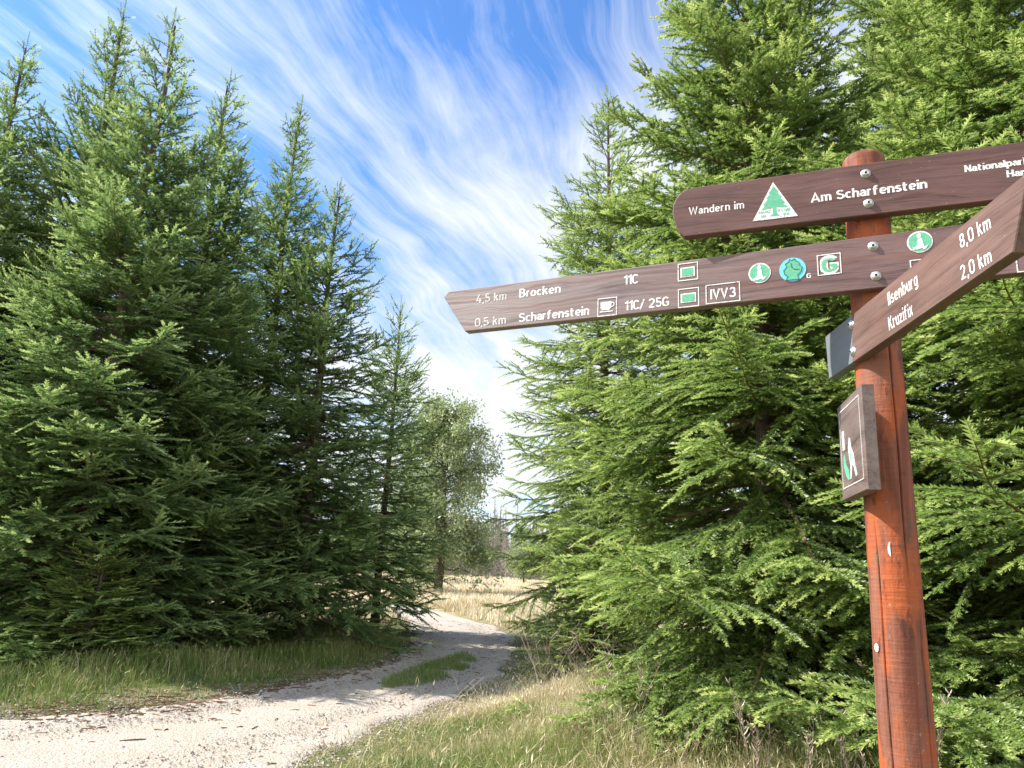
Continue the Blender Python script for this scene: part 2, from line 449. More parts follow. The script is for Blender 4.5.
# ------------------------------------------------------------------ signpost
def wood_mat(name, dark, mid, light, red, weather_or_shade=0., seed=0., redamt=.3):
    m, nt, out = new_mat(name); b = NB(nt); o = b.obj()
    w = b.noise(b.mapping(o, (1.3, 5, 5), (seed, 0, 0)), 1.6, 3, .5)
    warp = b.n('ShaderNodeVectorMath', operation='ADD')
    nt.links.new(o, warp.inputs[0])
    cw = b.n('ShaderNodeCombineXYZ', ins={1: b.math('MULTIPLY', w, .10)})
    nt.links.new(cw.outputs[0], warp.inputs[1])
    grain = b.noise(b.mapping(warp.outputs[0], (1.2, 62, 62), (seed, 0, 0)), 1.0, 6, .6)
    fine = b.noise(b.mapping(o, (9, 300, 300)), 1.0, 4, .6)
    c = b.ramp(grain, [(.30, dark), (.44, mid), (.56, light), (.66, dark), (.8, mid)])
    c = b.mix(b.math('MULTIPLY', fine, .45), c, dark)
    pr = b.noise(b.mapping(warp.outputs[0], (2.2, 22, 22), (seed + 4, 0, 0)), 1, 4, .55)
    c = b.mix(b.math('MULTIPLY', b.ramp(pr, [(.54, 0), (.66, 1)]), redamt), c, red)
    if weather_or_shade > 0:
        sx = b.n('ShaderNodeSeparateXYZ', ins={0: o})
        wf = b.math('MULTIPLY', b.math('MULTIPLY_ADD', sx.outputs[0], -.75, -.05, clamp=True), b.ramp(grain, [(.35, .25), (.6, 1)]))
        c = b.mix(b.math('MULTIPLY', wf, weather_or_shade), c, (.30, .25, .24))
    bl = b.noise(b.mapping(o, (3, 14, 14), (seed * 2, 1, 0)), 1, 5, .65)
    c = b.mix(b.ramp(bl, [(.45, 0), (.72, .55)]), c, tuple(min(1, v * 1.55) for v in light))
    c = b.mix(b.ramp(bl, [(.28, .6), (.42, 0)]), c, tuple(v * .6 for v in dark))
    crk_ = b.noise(b.mapping(warp.outputs[0], (1.6, 190, 190), (seed, 3, 0)), 1, 3, .5)
    c = b.mix(b.ramp(crk_, [(.66, 0), (.71, .8)]), c, tuple(v * .35 for v in dark))
    if weather_or_shade < 0:      # shadow of the board above, put into the end's colour as blue-grey
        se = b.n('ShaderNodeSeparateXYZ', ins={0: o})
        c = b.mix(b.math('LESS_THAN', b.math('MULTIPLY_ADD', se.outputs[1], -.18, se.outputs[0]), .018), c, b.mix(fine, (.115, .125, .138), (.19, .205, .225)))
    sp = b.noise(o, 90, 2, .5)
    c = b.mix(b.ramp(sp, [(.73, 0), (.76, .55)]), c, (.38, .32, .29))
    principled(b, out, c, .55, b.bump(b.math('ADD', grain, fine), .35, .002), .35)
    return m
W1 = wood_mat('board_wood_dark', (.060, .026, .024), (.105, .048, .042), (.135, .066, .058), (.16, .05, .03), 0, 1.3, .25)
W2 = wood_mat('board_wood_weathered', (.062, .032, .032), (.115, .062, .06), (.17, .10, .095), (.17, .055, .04), 1.0, 5.1, .7)
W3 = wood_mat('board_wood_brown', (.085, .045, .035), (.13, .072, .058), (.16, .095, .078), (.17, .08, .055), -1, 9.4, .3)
W4 = wood_mat('plaque_wood', (.075, .05, .042), (.12, .085, .075), (.17, .125, .11), (.11, .06, .045), 0, 2.2, .2)
m, nt, out = new_mat('post_wood'); b = NB(nt); o = b.obj()
warp = b.mapping(o, (30, 30, 1.6)); grain = b.noise(warp, 1.0, 6, .6); rings = b.noise(b.mapping(o, (6, 6, 90)), 1, 3, .6)
patch = b.noise(b.mapping(o, (5, 5, 1.7)), 1.3, 4, .6)
c = b.ramp(grain, [(.3, (.11, .035, .022)), (.5, (.20, .065, .038)), (.7, (.29, .12, .075))])
c = b.mix(b.ramp(patch, [(.49, 0), (.56, 1)]), c, b.mix(rings, (.32, .064, .022), (.43, .115, .038)))
gry = b.noise(b.mapping(o, (9, 9, 3), (3, 1, 2)), 1, 4, .6)
c = b.mix(b.ramp(gry, [(.56, 0), (.70, .55)]), c, (.17, .11, .09))
flk = b.noise(b.mapping(o, (26, 26, 9)), 1.2, 5, .7)
c = b.mix(b.ramp(flk, [(.58, 0), (.66, .75)]), c, (.085, .035, .026))
spk = b.noise(b.mapping(o, (70, 70, 50), (5, 5, 5)), 1, 3, .6)
c = b.mix(b.ramp(spk, [(.68, 0), (.73, .7)]), c, (.36, .25, .20))
drt = b.noise(b.mapping(o, (14, 14, 2.2), (1, 7, 2)), 1, 5, .65)
c = b.mix(b.ramp(drt, [(.50, 0), (.72, .6)]), c, (.13, .085, .065))
ck = b.n('ShaderNodeAttribute', attribute_name='crack')
c = b.mix(b.ramp(ck.outputs['Fac'], [(.25, 0), (.75, .92)]), c, (.02, .010, .008))
principled(b, out, c, b.ramp(drt, [(.4, .6), (.6, .85)]), b.bump(b.math('ADD', b.math('ADD', grain, flk), b.math('MULTIPLY', rings, .5)), .7, .006), .22)
POST = m
m, nt, out = new_mat('crack_dark'); b = NB(nt); principled(b, out, (.018, .010, .008), .95, None, .05); CRACK = m
m, nt, out = new_mat('white_paint'); b = NB(nt); n = b.noise(b.obj(), 160, 3, .6)
principled(b, out, b.ramp(n, [(.33, (.22, .15, .13)), (.41, (.66, .63, .60)), (.55, (.80, .79, .77))]), .6); WHITE = m
m, nt, out = new_mat('worn_white_paint'); b = NB(nt); n = b.noise(b.mapping(b.obj(), (1, 3, 1)), 110, 3, .6)
principled(b, out, b.ramp(n, [(.38, (.26, .22, .21)), (.55, (.66, .64, .62))]), .6); WORN = m
m, nt, out = new_mat('green_paint'); b = NB(nt); n = b.noise(b.obj(), 120, 3, .6)
principled(b, out, b.ramp(n, [(.30, (.10, .34, .22)), (.6, (.13, .44, .27))]), .5); GREEN = m
m, nt, out = new_mat('blue_paint'); b = NB(nt); principled(b, out, (.16, .52, .68), .5); BLUE = m
m, nt, out = new_mat('outline_paint'); b = NB(nt); principled(b, out, (.03, .13, .12), .5); OUTL = m
m, nt, out = new_mat('zinc_bolt'); b = NB(nt); n = b.noise(b.obj(), 90, 3); principled(b, out, b.ramp(n, [(.3, (.42, .42, .42)), (.7, (.68, .68, .67))]), .42, None, .5, .75); ZINC = m

AX, AY = 1.172, 2.366
sp_z = gz1(AX, AY)
signpost = empty('signpost', (AX, AY, sp_z))
tag(signpost, 'reddish brown round wooden signpost with three hiking direction boards and a small plaque', 'signpost')
# post
nz, ns_ = 110, 240
zz = np.r_[np.linspace(-.4, 3.012, nz - 6), 3.023, 3.032, 3.039, 3.044, 3.047, 3.048] - sp_z
rad = np.interp(zz + sp_z, [0, 1.12, 1.6, 3.0, 3.2], [.0775, .0755, .072, .0685, .068])
rad[-6:] *= [.985, .95, .88, .75, .5, .02]
a = np.arange(ns_) / ns_ * 2 * np.pi
Rr = rad[:, None] * (1 + .012 * np.sin(3 * a + 1)[None] + .006 * np.sin(7 * a)[None] + .004 * np.sin(zz * 6)[:, None])
crk = []                        # drying cracks as real grooves
for (a0, zlo, zhi, w_, dep) in ((R(209), .3, 1.78, .026, .010), (R(276), 1.5, 2.72, .030, .012), (R(231), .2, .95, .022, .008), (R(296), .2, 1.5, .03, .009), (R(330), .3, 3.0, .05, .014)):
    aa_ = a0 + (.05 * np.sin(zz * 2.3) + .02 * np.sin(zz * 11 + a0))[:, None]
    dlt = (a[None] - aa_ + np.pi) % (2 * np.pi) - np.pi
    env = (smooth(zlo, zlo + .2, zz) * smooth(zhi, zhi - .2, zz))[:, None]
    Rr = Rr - dep * np.exp(-(dlt / w_) ** 2) * env; crk.append(np.exp(-(dlt / (w_ * .8)) ** 2) * env)
V = np.stack([Rr * np.cos(a), Rr * np.sin(a), np.repeat(zz[:, None], ns_, 1)], -1).reshape(-1, 3)
i = np.arange(nz - 1)[:, None] * ns_; j = np.arange(ns_)[None]; j2 = (j + 1) % ns_
F = np.stack([i + j, i + j2, i + ns_ + j2, i + ns_ + j], -1).reshape(-1, 4)
post = link(bpy.data.objects.new('post', mesh_np('post', V, F, [POST], {'crack': np.max(crk, 0).ravel()}, smooth=True)), signpost)

def board_matrix(yaw, slope, z0, d):
    u = Vector((math.cos(yaw) * math.cos(slope), math.sin(yaw) * math.cos(slope), math.sin(slope)))
    v = Vector((-math.cos(yaw) * math.sin(slope), -math.sin(yaw) * math.sin(slope), math.cos(slope)))
    n = u.cross(v)
    n2 = Vector((math.sin(yaw), -math.cos(yaw), 0))
    O = n2 * d + Vector((0, 0, z0 - sp_z))
    return Matrix(((u.x, v.x, n.x, O.x), (u.y, v.y, n.y, O.y), (u.z, v.z, n.z, O.z), (0, 0, 0, 1)))

def plank(name, outline, th, mat, bev=.0025):
    """outline CCW in (u,v); front face at z=0, back at -th, bevelled rim"""
    n = len(outline); P = np.array(outline, float)
    # inward offset
    e1 = np.roll(P, -1, 0) - P; e0 = P - np.roll(P, 1, 0)
    e1 /= np.linalg.norm(e1, axis=1, keepdims=True); e0 /= np.linalg.norm(e0, axis=1, keepdims=True)
    nn = np.stack([-(e0 + e1)[:, 1], (e0 + e1)[:, 0]], -1); nn /= np.linalg.norm(nn, axis=1, keepdims=True)
    I = P + nn * bev * 1.2
    V = [(*p, 0) for p in I] + [(*p, -bev) for p in P] + [(*p, -th + bev) for p in P] + [(*p, -th) for p in I]
    F = [tuple(range(n))]
    for r_ in range(3):
        for k in range(n):
            k2 = (k + 1) % n
            F.append((r_ * n + k, (r_ + 1) * n + k, (r_ + 1) * n + k2, r_ * n + k2))
    F.append(tuple(range(3 * n, 4 * n))[::-1])
    return pymesh(name, V, F, mat)

def subdiv(P, k=1): return P

def flat(name, polys, mat, board, z=.0006, th=.0008, label=None):
    """polys: list of convex or simple outlines on the board face"""
    V, F = [], []
    for P in polys:
        b0 = len(V); n = len(P)
        V += [(x, y, z + th) for x, y in P] + [(x, y, z - .002) for x, y in P]
        F.append(tuple(range(b0, b0 + n)))
        for k in range(n):
            k2 = (k + 1) % n; F.append((b0 + k, b0 + n + k, b0 + n + k2, b0 + k2))
    o = link(bpy.data.objects.new(name, pymesh(name, V, F, mat)), board)
    if label: o['label'] = label
    return o

def circ(x, y, rx, ry=None, n=40): 
    ry = ry or rx
    return [(x + rx * math.cos(2 * math.pi * k / n), y + ry * math.sin(2 * math.pi * k / n)) for k in range(n)]
def strokes(pts, w, closed=False):
    """stroke as a row of quads"""
    out_ = []; n = len(pts)
    for k in range(n if closed else n - 1):
        a_ = np.array(pts[k]); c_ = np.array(pts[(k + 1) % n]); d = (c_ - a_) / np.linalg.norm(c_ - a_); s = np.array([-d[1], d[0]]) * w / 2
        a2 = a_ - d * w * .49; c2 = c_ + d * w * .49 if not closed else c_ - d * w * .51
        out_.append([tuple(a2 - s), tuple(c2 - s), tuple(c2 + s), tuple(a2 + s)])
    return out_
def rect_line(x0, y0, x1, y1, w=.003): return strokes([(x0, y0), (x1, y0), (x1, y1), (x0, y1)], w, True)
def box(x0, y0, x1, y1): return [(x0, y0), (x1, y0), (x1, y1), (x0, y1)]

def AR(cx, cy, rx, ry, a0, a1, n=9):
    return [(cx + rx * math.cos(R(a0 + (a1 - a0) * k / n)), cy + ry * math.sin(R(a0 + (a1 - a0) * k / n))) for k in range(n + 1)]
BOWL = AR(.235, .455, .155, .185, 0, 180) + AR(.235, .25, .155, .185, 180, 360) + [(.39, .455)]
ARCH = AR(.235, .46, .155, .18, 180, 0) + [(.39, 0)]
GLYPH = {
 '1': [[(.05, .76), (.27, .93), (.27, 0)]],
 '0': [AR(.28, .70, .2, .235, 0, 180) + AR(.28, .30, .2, .235, 180, 360) + [(.48, .70)]],
 '2': [AR(.27, .70, .2, .235, 170, -35) + [(.08, .065)], [(.03, .065), (.5, .065)]],
 '3': [AR(.26, .715, .18, .22, 160, -85), AR(.25, .28, .21, .215, 88, -160)],
 '4': [[(.32, 1), (.06, .27)], [(.02, .27), (.53, .27)], [(.38, .55), (.38, 0)]],
 '5': [[(.46, .935), (.12, .935), (.10, .50)], AR(.25, .32, .21, .255, 130, -155)],
 '6': [AR(.28, .29, .2, .225, 0, 360)[:-1] + [(.48, .29)], [(.40, 1), (.10, .38)]],
 '8': [AR(.28, .715, .17, .22, 0, 360), AR(.28, .285, .205, .22, 0, 360)],
 ',': [[(.12, .12), (.05, -.14)]], '/': [[(.02, -.05), (.36, 1.0)]],
 'C': [AR(.30, .70, .22, .235, 25, 180) + AR(.30, .30, .22, .235, 180, 335)],
 'G': [AR(.30, .70, .22, .235, 25, 180) + AR(.30, .30, .22, .235, 180, 360) + [(.52, .46), (.31, .46)]],
 'I': [[(.08, 0), (.08, 1)]], 'V': [[(.02, 1), (.25, .04), (.48, 1)]],
 'B': [[(.09, .065), (.09, .935), (.26, .935)] + AR(.26, .73, .18, .205, 80, -80) + [(.1, .525)], [(.2, .525)] + AR(.27, .295, .21, .23, 80, -80) + [(.03, .065)]],
 'S': [AR(.27, .72, .19, .215, 20, 215) + AR(.27, .285, .21, .22, 45, -160)],
 'A': [[(0, 0), (.26, .96), (.52, 0)], [(.10, .29), (.42, .29)]],
 'W': [[(0, 1), (.17, .05), (.36, .93), (.55, .05), (.72, 1)]],
 'K': [[(.08, 0), (.08, 1)], [(.48, 1), (.10, .42)], [(.22, .60), (.52, 0)]],
 'a': [[(.36, 0), (.36, .45)] + AR(.215, .45, .145, .19, 0, 150)[1:], [(.36, .385), (.20, .385)] + AR(.2, .225, .13, .16, 100, 270) + [(.26, .07), (.36, .16)]],
 'n': [[(.08, 0), (.08, .70)], ARCH], 'h': [[(.08, 0), (.08, 1)], ARCH],
 'd': [BOWL, [(.39, 0), (.39, 1)]], 'b': [BOWL, [(.08, 0), (.08, 1)]], 'o': [BOWL],
 'g': [BOWL, [(.39, .70), (.39, -.06)] + AR(.235, -.06, .155, .14, -10, -150)],
 'e': [[(.09, .345), (.385, .345)], AR(.235, .45, .155, .19, -25, 180) + AR(.235, .255, .155, .19, 180, 320)],
 'r': [[(.08, 0), (.08, .70)], AR(.235, .46, .155, .18, 180, 75)],
 'i': [[(.08, 0), (.08, .70)], [(.08, .86), (.08, 1.01)]], 'l': [[(.08, 0), (.08, 1)]],
 'm': [[(.08, 0), (.08, .70)], AR(.22, .46, .14, .18, 180, 0) + [(.36, 0)], AR(.50, .46, .14, .18, 180, 0) + [(.64, 0)]],
 'c': [AR(.235, .45, .155, .19, 40, 180) + AR(.235, .255, .155, .19, 180, 320)],
 'f': [[(.14, 0), (.14, .80)] + AR(.26, .80, .12, .135, 170, 90) + [(.34, .935)], [(.02, .64), (.31, .64)]],
 's': [AR(.21, .49, .135, .15, 25, 205) + AR(.21, .21, .145, .145, 50, -155)],
 't': [[(.13, .92), (.13, .2)] + AR(.25, .19, .12, .125, 190, 290), [(.02, .64), (.31, .64)]],
 'k': [[(.08, 0), (.08, 1)], [(.37, .70), (.10, .32)], [(.19, .45), (.41, 0)]],
 'u': [[(.08, .70), (.08, .25)] + AR(.235, .25, .155, .185, 190, 350) + [(.39, .70)], [(.39, 0), (.39, .28)]],
 'z': [[(.04, .64), (.36, .64)], [(.33, .62), (.06, .08)], [(.02, .065), (.37, .065)]],
 'x': [[(.03, .70), (.37, 0)], [(.37, .70), (.03, 0)]],
 'N': [[(.08, 0), (.08, 1)], [(.08, .95), (.46, .05)], [(.46, 0), (.46, 1)]], 'H': [[(.08, 0), (.08, 1)], [(.46, 0), (.46, 1)], [(.08, .5), (.46, .5)]],
 'p': [BOWL, [(.08, -.28), (.08, .70)]],
 'R': [[(.08, 0), (.08, .935), (.26, .935)] + AR(.26, .71, .18, .225, 80, -90) + [(.1, .485)], [(.26, .48), (.47, 0)]],
 'Z': [[(.03, .935), (.46, .935)], [(.42, .9), (.07, .1)], [(.03, .065), (.48, .065)]],
 'L': [[(.08, 1), (.08, .065), (.42, .065)]], 'U': [[(.08, 1), (.08, .27)] + AR(.27, .27, .19, .205, 180, 360) + [(.46, 1)]],
}
SERIF = {'N': [(.08, 0), (.08, 1), (.46, 1)], 'H': [(.08, 0), (.08, 1), (.46, 0), (.46, 1)], 'n': [(.08, 0), (.39, 0), (.05, .70)], 'i': [(.08, 0), (.05, .70)], 'l': [(.08, 0), (.05, 1)],
         'r': [(.08, 0), (.05, .70)], 'k': [(.08, 0), (.05, 1), (.41, 0), (.37, .7)], 'p': [(.08, -.28), (.05, .70)], 'a': [(.38, 0)]}

def ribbon(P, w):
    P = [np.array(p) for i_, p in enumerate(P) if i_ == 0 or math.hypot(p[0] - P[i_ - 1][0], p[1] - P[i_ - 1][1]) > 1e-4]
    n = len(P); closed = n > 3 and np.linalg.norm(P[0] - P[-1]) < 1e-3
    Lf, Rt = [], []
    for i_ in range(n):
        d0 = P[i_] - P[i_ - 1] if i_ else (P[0] - P[-2] if closed else P[1] - P[0])
        d1 = P[i_ + 1] - P[i_] if i_ < n - 1 else (P[1] - P[0] if closed else P[-1] - P[-2])
        d0 = d0 / np.linalg.norm(d0); d1 = d1 / np.linalg.norm(d1)
        m_ = np.array([-(d0 + d1)[1], (d0 + d1)[0]]); m_ /= np.linalg.norm(m_) + 1e-9
        k = 1 / max(.45, m_ @ np.array([-d1[1], d1[0]]))
        Lf.append(P[i_] + m_ * w / 2 * k); Rt.append(P[i_] - m_ * w / 2 * k)
    return Lf, Rt

def lettering(s, x0, x1, yb, cap, board, mat=None, bold=.0, slope=0., serif=False, spacing=.105, weight=.145):
    V, F, x = [], [], 0.
    lay = 0
    for ch in s:
        if ch == ' ': x += .30; continue
        g_ = GLYPH[ch]; mx = max(p[0] for P in g_ for p in P)
        parts = list(g_)
        if serif: parts += [[(sx_ - .10, sy_ + (.03 if sy_ < .5 else -.03)), (sx_ + .10, sy_ + (.03 if sy_ < .5 else -.03))] for sx_, sy_ in SERIF.get(ch, [])]
        for k, P in enumerate(parts):
            Lf, Rt = ribbon(P, weight if k < len(g_) else .075); b0 = len(V); zz_ = .0007 + .00006 * k
            for p_, q_ in zip(Lf, Rt): V += [(x + p_[0], p_[1], zz_), (x + q_[0], q_[1], zz_)]
            for i_ in range(len(Lf) - 1): F.append((b0 + 2 * i_, b0 + 2 * i_ + 1, b0 + 2 * i_ + 3, b0 + 2 * i_ + 2))
        x += mx + spacing
    V = np.array(V); mn, mxx = V[:, 0].min(), V[:, 0].max()
    X = x0 + (V[:, 0] - mn) / (mxx - mn) * (x1 - x0); Y = yb + V[:, 1] * cap + (X - x0) * slope
    return link(bpy.data.objects.new('lettering', pymesh('lettering', np.stack([X, Y, V[:, 2]], -1).tolist(), F, mat or WHITE)), board)

def bolt(board, x, y, r=.0125):
    prof = [(r * 1.25, 0), (r * 1.25, .0015), (r, .002), (r * .93, .006), (r * .7, .0088), (r * .35, .0102), (0.0005, .0106)]
    n = 20; V, F = [], []
    for (rr, z) in prof:
        for k in range(n): V.append((x + rr * math.cos(k * 2 * math.pi / n), y + rr * math.sin(k * 2 * math.pi / n), z))
    for q in range(len(prof) - 1):
        for k in range(n): k2 = (k + 1) % n; F.append((q * n + k, q * n + k2, (q + 1) * n + k2, (q + 1) * n + k))
    me = pymesh('bolt', V, F, ZINC, True); o = link(bpy.data.objects.new('bolt', me), board)
    # dark hex socket
    hx = [(x + .0042 * math.cos(k * math.pi / 3), y + .0042 * math.sin(k * math.pi / 3)) for k in range(6)]
    me.materials.append(CRACK)
    return o, flat('bolt_socket', [hx], CRACK, board, z=.0105, th=.0006)

def bolts(board, pts):
    for x, y in pts:
        o, s = bolt(board, x, y)
        # join the socket into the bolt mesh by hand
        me = o.data; n0 = len(me.vertices)
        V = [tuple(v.co) for v in me.vertices] + [tuple(v.co) for v in s.data.vertices]
        F = [tuple(p.vertices) for p in me.polygons] + [tuple(n0 + i_ for i_ in p.vertices) for p in s.data.polygons]
        ns2 = len(me.polygons)
        me2 = bpy.data.meshes.new('bolt'); me2.from_pydata(V, [], F); me2.materials.append(ZINC); me2.materials.append(CRACK)
        mi = [0] * ns2 + [1] * (len(F) - ns2); me2.polygons.foreach_set('material_index', mi); me2.polygons.foreach_set('use_smooth', [q_ == 0 for q_ in mi])
        me2.update(); o.data = me2; bpy.data.objects.remove(s)

def add_board(outline, th, mat, mtx, label):
    o = link(bpy.data.objects.new('sign_board', plank('sign_board', outline, th, mat)), signpost)
    o.matrix_local = mtx; o['label'] = label
    return o

def witch(x, y, r, board, white, green):
    flat('symbol', [circ(x, y, r)], white, board, label='round green and white trail emblem')
    flat('symbol', [circ(x, y, r * .88)], green, board, z=.0016)
    k = r
    body = [(-.28, -.72), (.05, -.62), (.35, -.75), (.62, -.42), (.30, -.50), (.22, -.1), (.18, .28), (.05, .38), (.16, .58), (.02, .84), (-.2, .66), (-.2, .42), (-.12, .3), (-.2, .05), (-.22, -.3), (-.38, -.48), (-.62, -.5)]
    flat('symbol', [[(x + a_ * k, y + c_ * k) for a_, c_ in body[::-1]], [(x - .7 * k, y - .72 * k), (x - .4 * k, y - .74 * k), (x - .45 * k, y - .5 * k)]], white, board, z=.0026)

# --- board 1 : Am Scharfenstein
h1 = .0919
arc = [(-.541 - .0 + -.0, h1)]
left = [(-.560, h1), (-.585, .089), (-.605, .078), (-.622, .058), (-.632, .032), (-.634, .006), (-.630, -.022), (-.622, -.048), (-.610, -.074), (-.594, -h1)]
out1 = [(.60, -h1), (.60, h1)] + left          # CCW: bottom right, top right, then left side downwards
B1 = add_board(out1, .038, W1, board_matrix(-.3827, 0, 2.8712, .105), 'topmost dark brown board with a rounded left end reading Am Scharfenstein')
lettering('Wandern im', -.577, -.389, -.013, .029, B1, spacing=.13, weight=.125)
lettering('Am Scharfenstein', -.176, .170, -.024, .0325, B1, weight=.155)
lettering('Nationalpark', .276, .452, .014, .023, B1, serif=True, weight=.17)
lettering('Harz', .386, .452, -.022, .023, B1, serif=True, weight=.17)
flat('symbol', [[(-.292, .070), (-.362, -.066), (-.218, -.066)]], WHITE, B1, label='white triangle with a green spruce')
tp = [(0, .055), (.016, .030), (.010, .030), (.026, .010), (.018, .011), (.036, -.012), (.026, -.011), (.043, -.029), (.006, -.024), (.006, -.048), (.016, -.055), (-.016, -.055), (-.006, -.048), (-.006, -.024), (-.043, -.029), (-.026, -.011), (-.036, -.012), (-.018, .011), (-.026, .010), (-.010, .030), (-.016, .030)]
flat('symbol', [[(-.291 + x, y) for x, y in tp[::-1]]], GREEN, B1, z=.0016)
for s_, x0, x1, y0 in (('HARZ', -.341, -.303, -.043), ('KLUB', -.280, -.240, -.043), ('18', -.338, -.318, -.058), ('86', -.264, -.244, -.058)):
    o = lettering(s_, x0, x1, y0, .010, B1, mat=GREEN, bold=.01); o.location = (0, 0, .0012)
bolts(B1, [(-.004, .055), (-.002, -.052)])

# --- board 2 : Brocken
h2 = .0889
out2 = [(1.43, -h2), (1.53, .068), (1.515, h2), (-1.551, h2), (-1.572, .068), (-1.464, -h2)]
B2 = add_board(out2, .038, W2, board_matrix(-.4449, 0, 2.6154, .105), 'long middle board pointing left to Brocken, its left end weathered pale')
lettering('4,5 km', -1.422, -1.288, .023, .036, B2, mat=WORN)
lettering('Brocken', -1.234, -1.062, .025, .035, B2)
lettering('0,5 km', -1.422, -1.285, -.075, .035, B2, mat=WORN)
lettering('Scharfenstein', -1.231, -.946, -.075, .035, B2)
lettering('11C', -.816, -.762, .025, .036, B2)
lettering('11C/ 25G', -.812, -.650, -.074, .035, B2)
lettering('IVV3', -.507, -.421, -.067, .036, B2, spacing=.16)
flat('symbol', rect_line(-.617, .014, -.549, .077), WHITE, B2, label='white frame round a green and white waymark')
flat('symbol', [box(-.609, .026, -.559, .062)], WHITE, B2)
flat('symbol', [box(-.604, .030, -.564, .058)], GREEN, B2, z=.0016)
flat('symbol', rect_line(-.617, -.085, -.547, -.018), WHITE, B2, label='white frame round a green and white waymark')
flat('symbol', [box(-.609, -.069, -.556, -.035)], WHITE, B2)
flat('symbol', [box(-.604, -.065, -.561, -.039)], GREEN, B2, z=.0016)
flat('symbol', rect_line(-.913, -.086, -.842, -.019), WHITE, B2, label='white frame round a coffee cup sign')
flat('symbol', [[(-.896, -.064), (-.870, -.064), (-.863, -.056), (-.861, -.033), (-.903, -.033), (-.902, -.056)], box(-.906, -.072, -.856, -.068)] + strokes([(-.861, -.037), (-.852, -.039), (-.852, -.050), (-.862, -.054)], .003), WHITE, B2)
flat('symbol', rect_line(-.521, -.082, -.409, -.015), WHITE, B2, label='white frame round the route number')
witch(-.342, .008, .036, B2, WHITE, GREEN)
flat('symbol', [circ(-.237, .006, .042)], BLUE, B2, label='round light blue emblem with a green shape')
hd = [(-.022, -.036), (.018, -.036), (.014, -.022), (.026, -.010), (.030, .006), (.022, .012), (.020, .024), (.010, .030), (.008, .038), (-.002, .032), (-.008, .037), (-.012, .028), (-.022, .022), (-.018, .010), (-.028, .000), (-.026, -.014), (-.016, -.022)]
flat('symbol', [[(-.237 + x, .006 + y) for x, y in hd]], GREEN, B2, z=.0016)
flat('symbol', strokes([(-.237 + x, .006 + y) for x, y in hd], .0016, True) + strokes([(-.237 + x, .006 + y) for x, y in ((-.004, .022), (-.002, .008), (.006, .0), (.018, -.002))], .0024), OUTL, B2, z=.0026)
lettering('G', -.195, -.181, -.030, .016, B2)
flat('symbol', rect_line(-.159, -.025, -.090, .044), WHITE, B2, label='white frame round a green letter G')
lettering('G', -.152, -.096, -.020, .056, B2, mat=WHITE, weight=.32)
o = lettering('G', -.147, -.101, -.015, .045, B2, mat=GREEN, weight=.17); o.location = (0, 0, .001)
witch(.140, .048, .036, B2, WHITE, GREEN)
flat('symbol', rect_line(.109, -.078, .178, -.011), WHITE, B2)
flat('symbol', rect_line(.386, -.086, .455, -.058 + .04), WHITE, B2)
bolts(B2, [(.008, .053), (.010, -.049)])

# --- board 3 : Ilsenburg, pointing towards the camera
h3 = .0773
out3 = [(.765, -h3), (.842, .062), (.832, h3), (-.165, h3), (-.165, -h3)]
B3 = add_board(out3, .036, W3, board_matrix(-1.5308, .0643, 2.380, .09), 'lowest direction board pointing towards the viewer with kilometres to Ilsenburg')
lettering('Ilsenburg', .246, .401, .016, .040, B3, spacing=.14, weight=.12, slope=-.03)
lettering('Kruzifix', .235, .361, -.058, .040, B3, spacing=.14, weight=.12, slope=-.02)
lettering('8,0 km', .594, .711, .020, .038, B3, spacing=.14, weight=.12, slope=-.05)
lettering('2,0 km', .580, .696, -.060, .038, B3, spacing=.14, weight=.12, slope=-.05)
bolts(B3, [(.022, .046), (.016, -.044)])

# --- plaque
PQ = link(bpy.data.objects.new('plaque', plank('plaque', [(.222, -.153), (.222, .153), (-.10, .153), (-.10, -.153)], .036, W4)), signpost)
PQ.matrix_local = board_matrix(-1.773, 0, 2.031, .112); PQ['label'] = 'small square brown plaque on the left side of the post with a worn hiker emblem'
def rl(v): return v - .231
flat('symbol', rect_line(-.075, -.118, .190, .128, .0035), WORN, PQ)
flat('symbol', [box(-.052, .000, -.022, .062)], WORN, PQ)
fig = [(.04, .028), (.056, .02), (.06, -.005), (.085, -.03), (.1, -.07), (.118, -.098), (.1, -.1), (.08, -.066), (.06, -.06), (.045, -.098), (.028, -.1), (.04, -.06), (.028, -.03), (.022, 0)]
flat('symbol', [fig[::-1]], WORN, PQ)
flat('symbol', [[(-.045, -.02), (-.03, -.015), (-.018, -.05), (.01, -.07), (.022, -.1), (.008, -.1), (-.02, -.085), (-.045, -.055)][::-1], box(.045, -.045, .06, -.02)], GREEN, PQ, z=.001)

# stickers on the post
def sticker(px_dir, w, h, z_c, crescent=True):
    d = Vector((px_dir[0], px_dir[1])); az_ = math.atan2(d.y, d.x)
    r_ = float(np.interp(z_c, [0, 1.12, 1.6, 3.0], [.0775, .0755, .072, .0685])) * 1.012 + .0015
    pts = []
    n = 10
    for k in range(n + 1): 
        t_ = k / n * math.pi; pts.append((-math.sin(t_) * w, -math.cos(t_) * h))
    for k in range(n - 1, 0, -1):
        t_ = k / n * math.pi; pts.append((-math.sin(t_) * w * (.15 if crescent else -.6), -math.cos(t_) * h))
    V = [(r_ * math.cos(az_ + x / r_), r_ * math.sin(az_ + x / r_), z_c - sp_z + y) for x, y in pts]
    F = [(k, k + 1, 2 * n - k - 1, 2 * n - k) if k else (0, 1, 2 * n - 1) for k in range(n - 1)] + [(n - 1, n, n + 1)]
    o = link(bpy.data.objects.new('sticker', pymesh('sticker', V, F, WHITE)), signpost)
    return o
sticker((-.5, -.86), .008, .022, 1.722)['label'] = 'white crescent shaped sticker remnant'
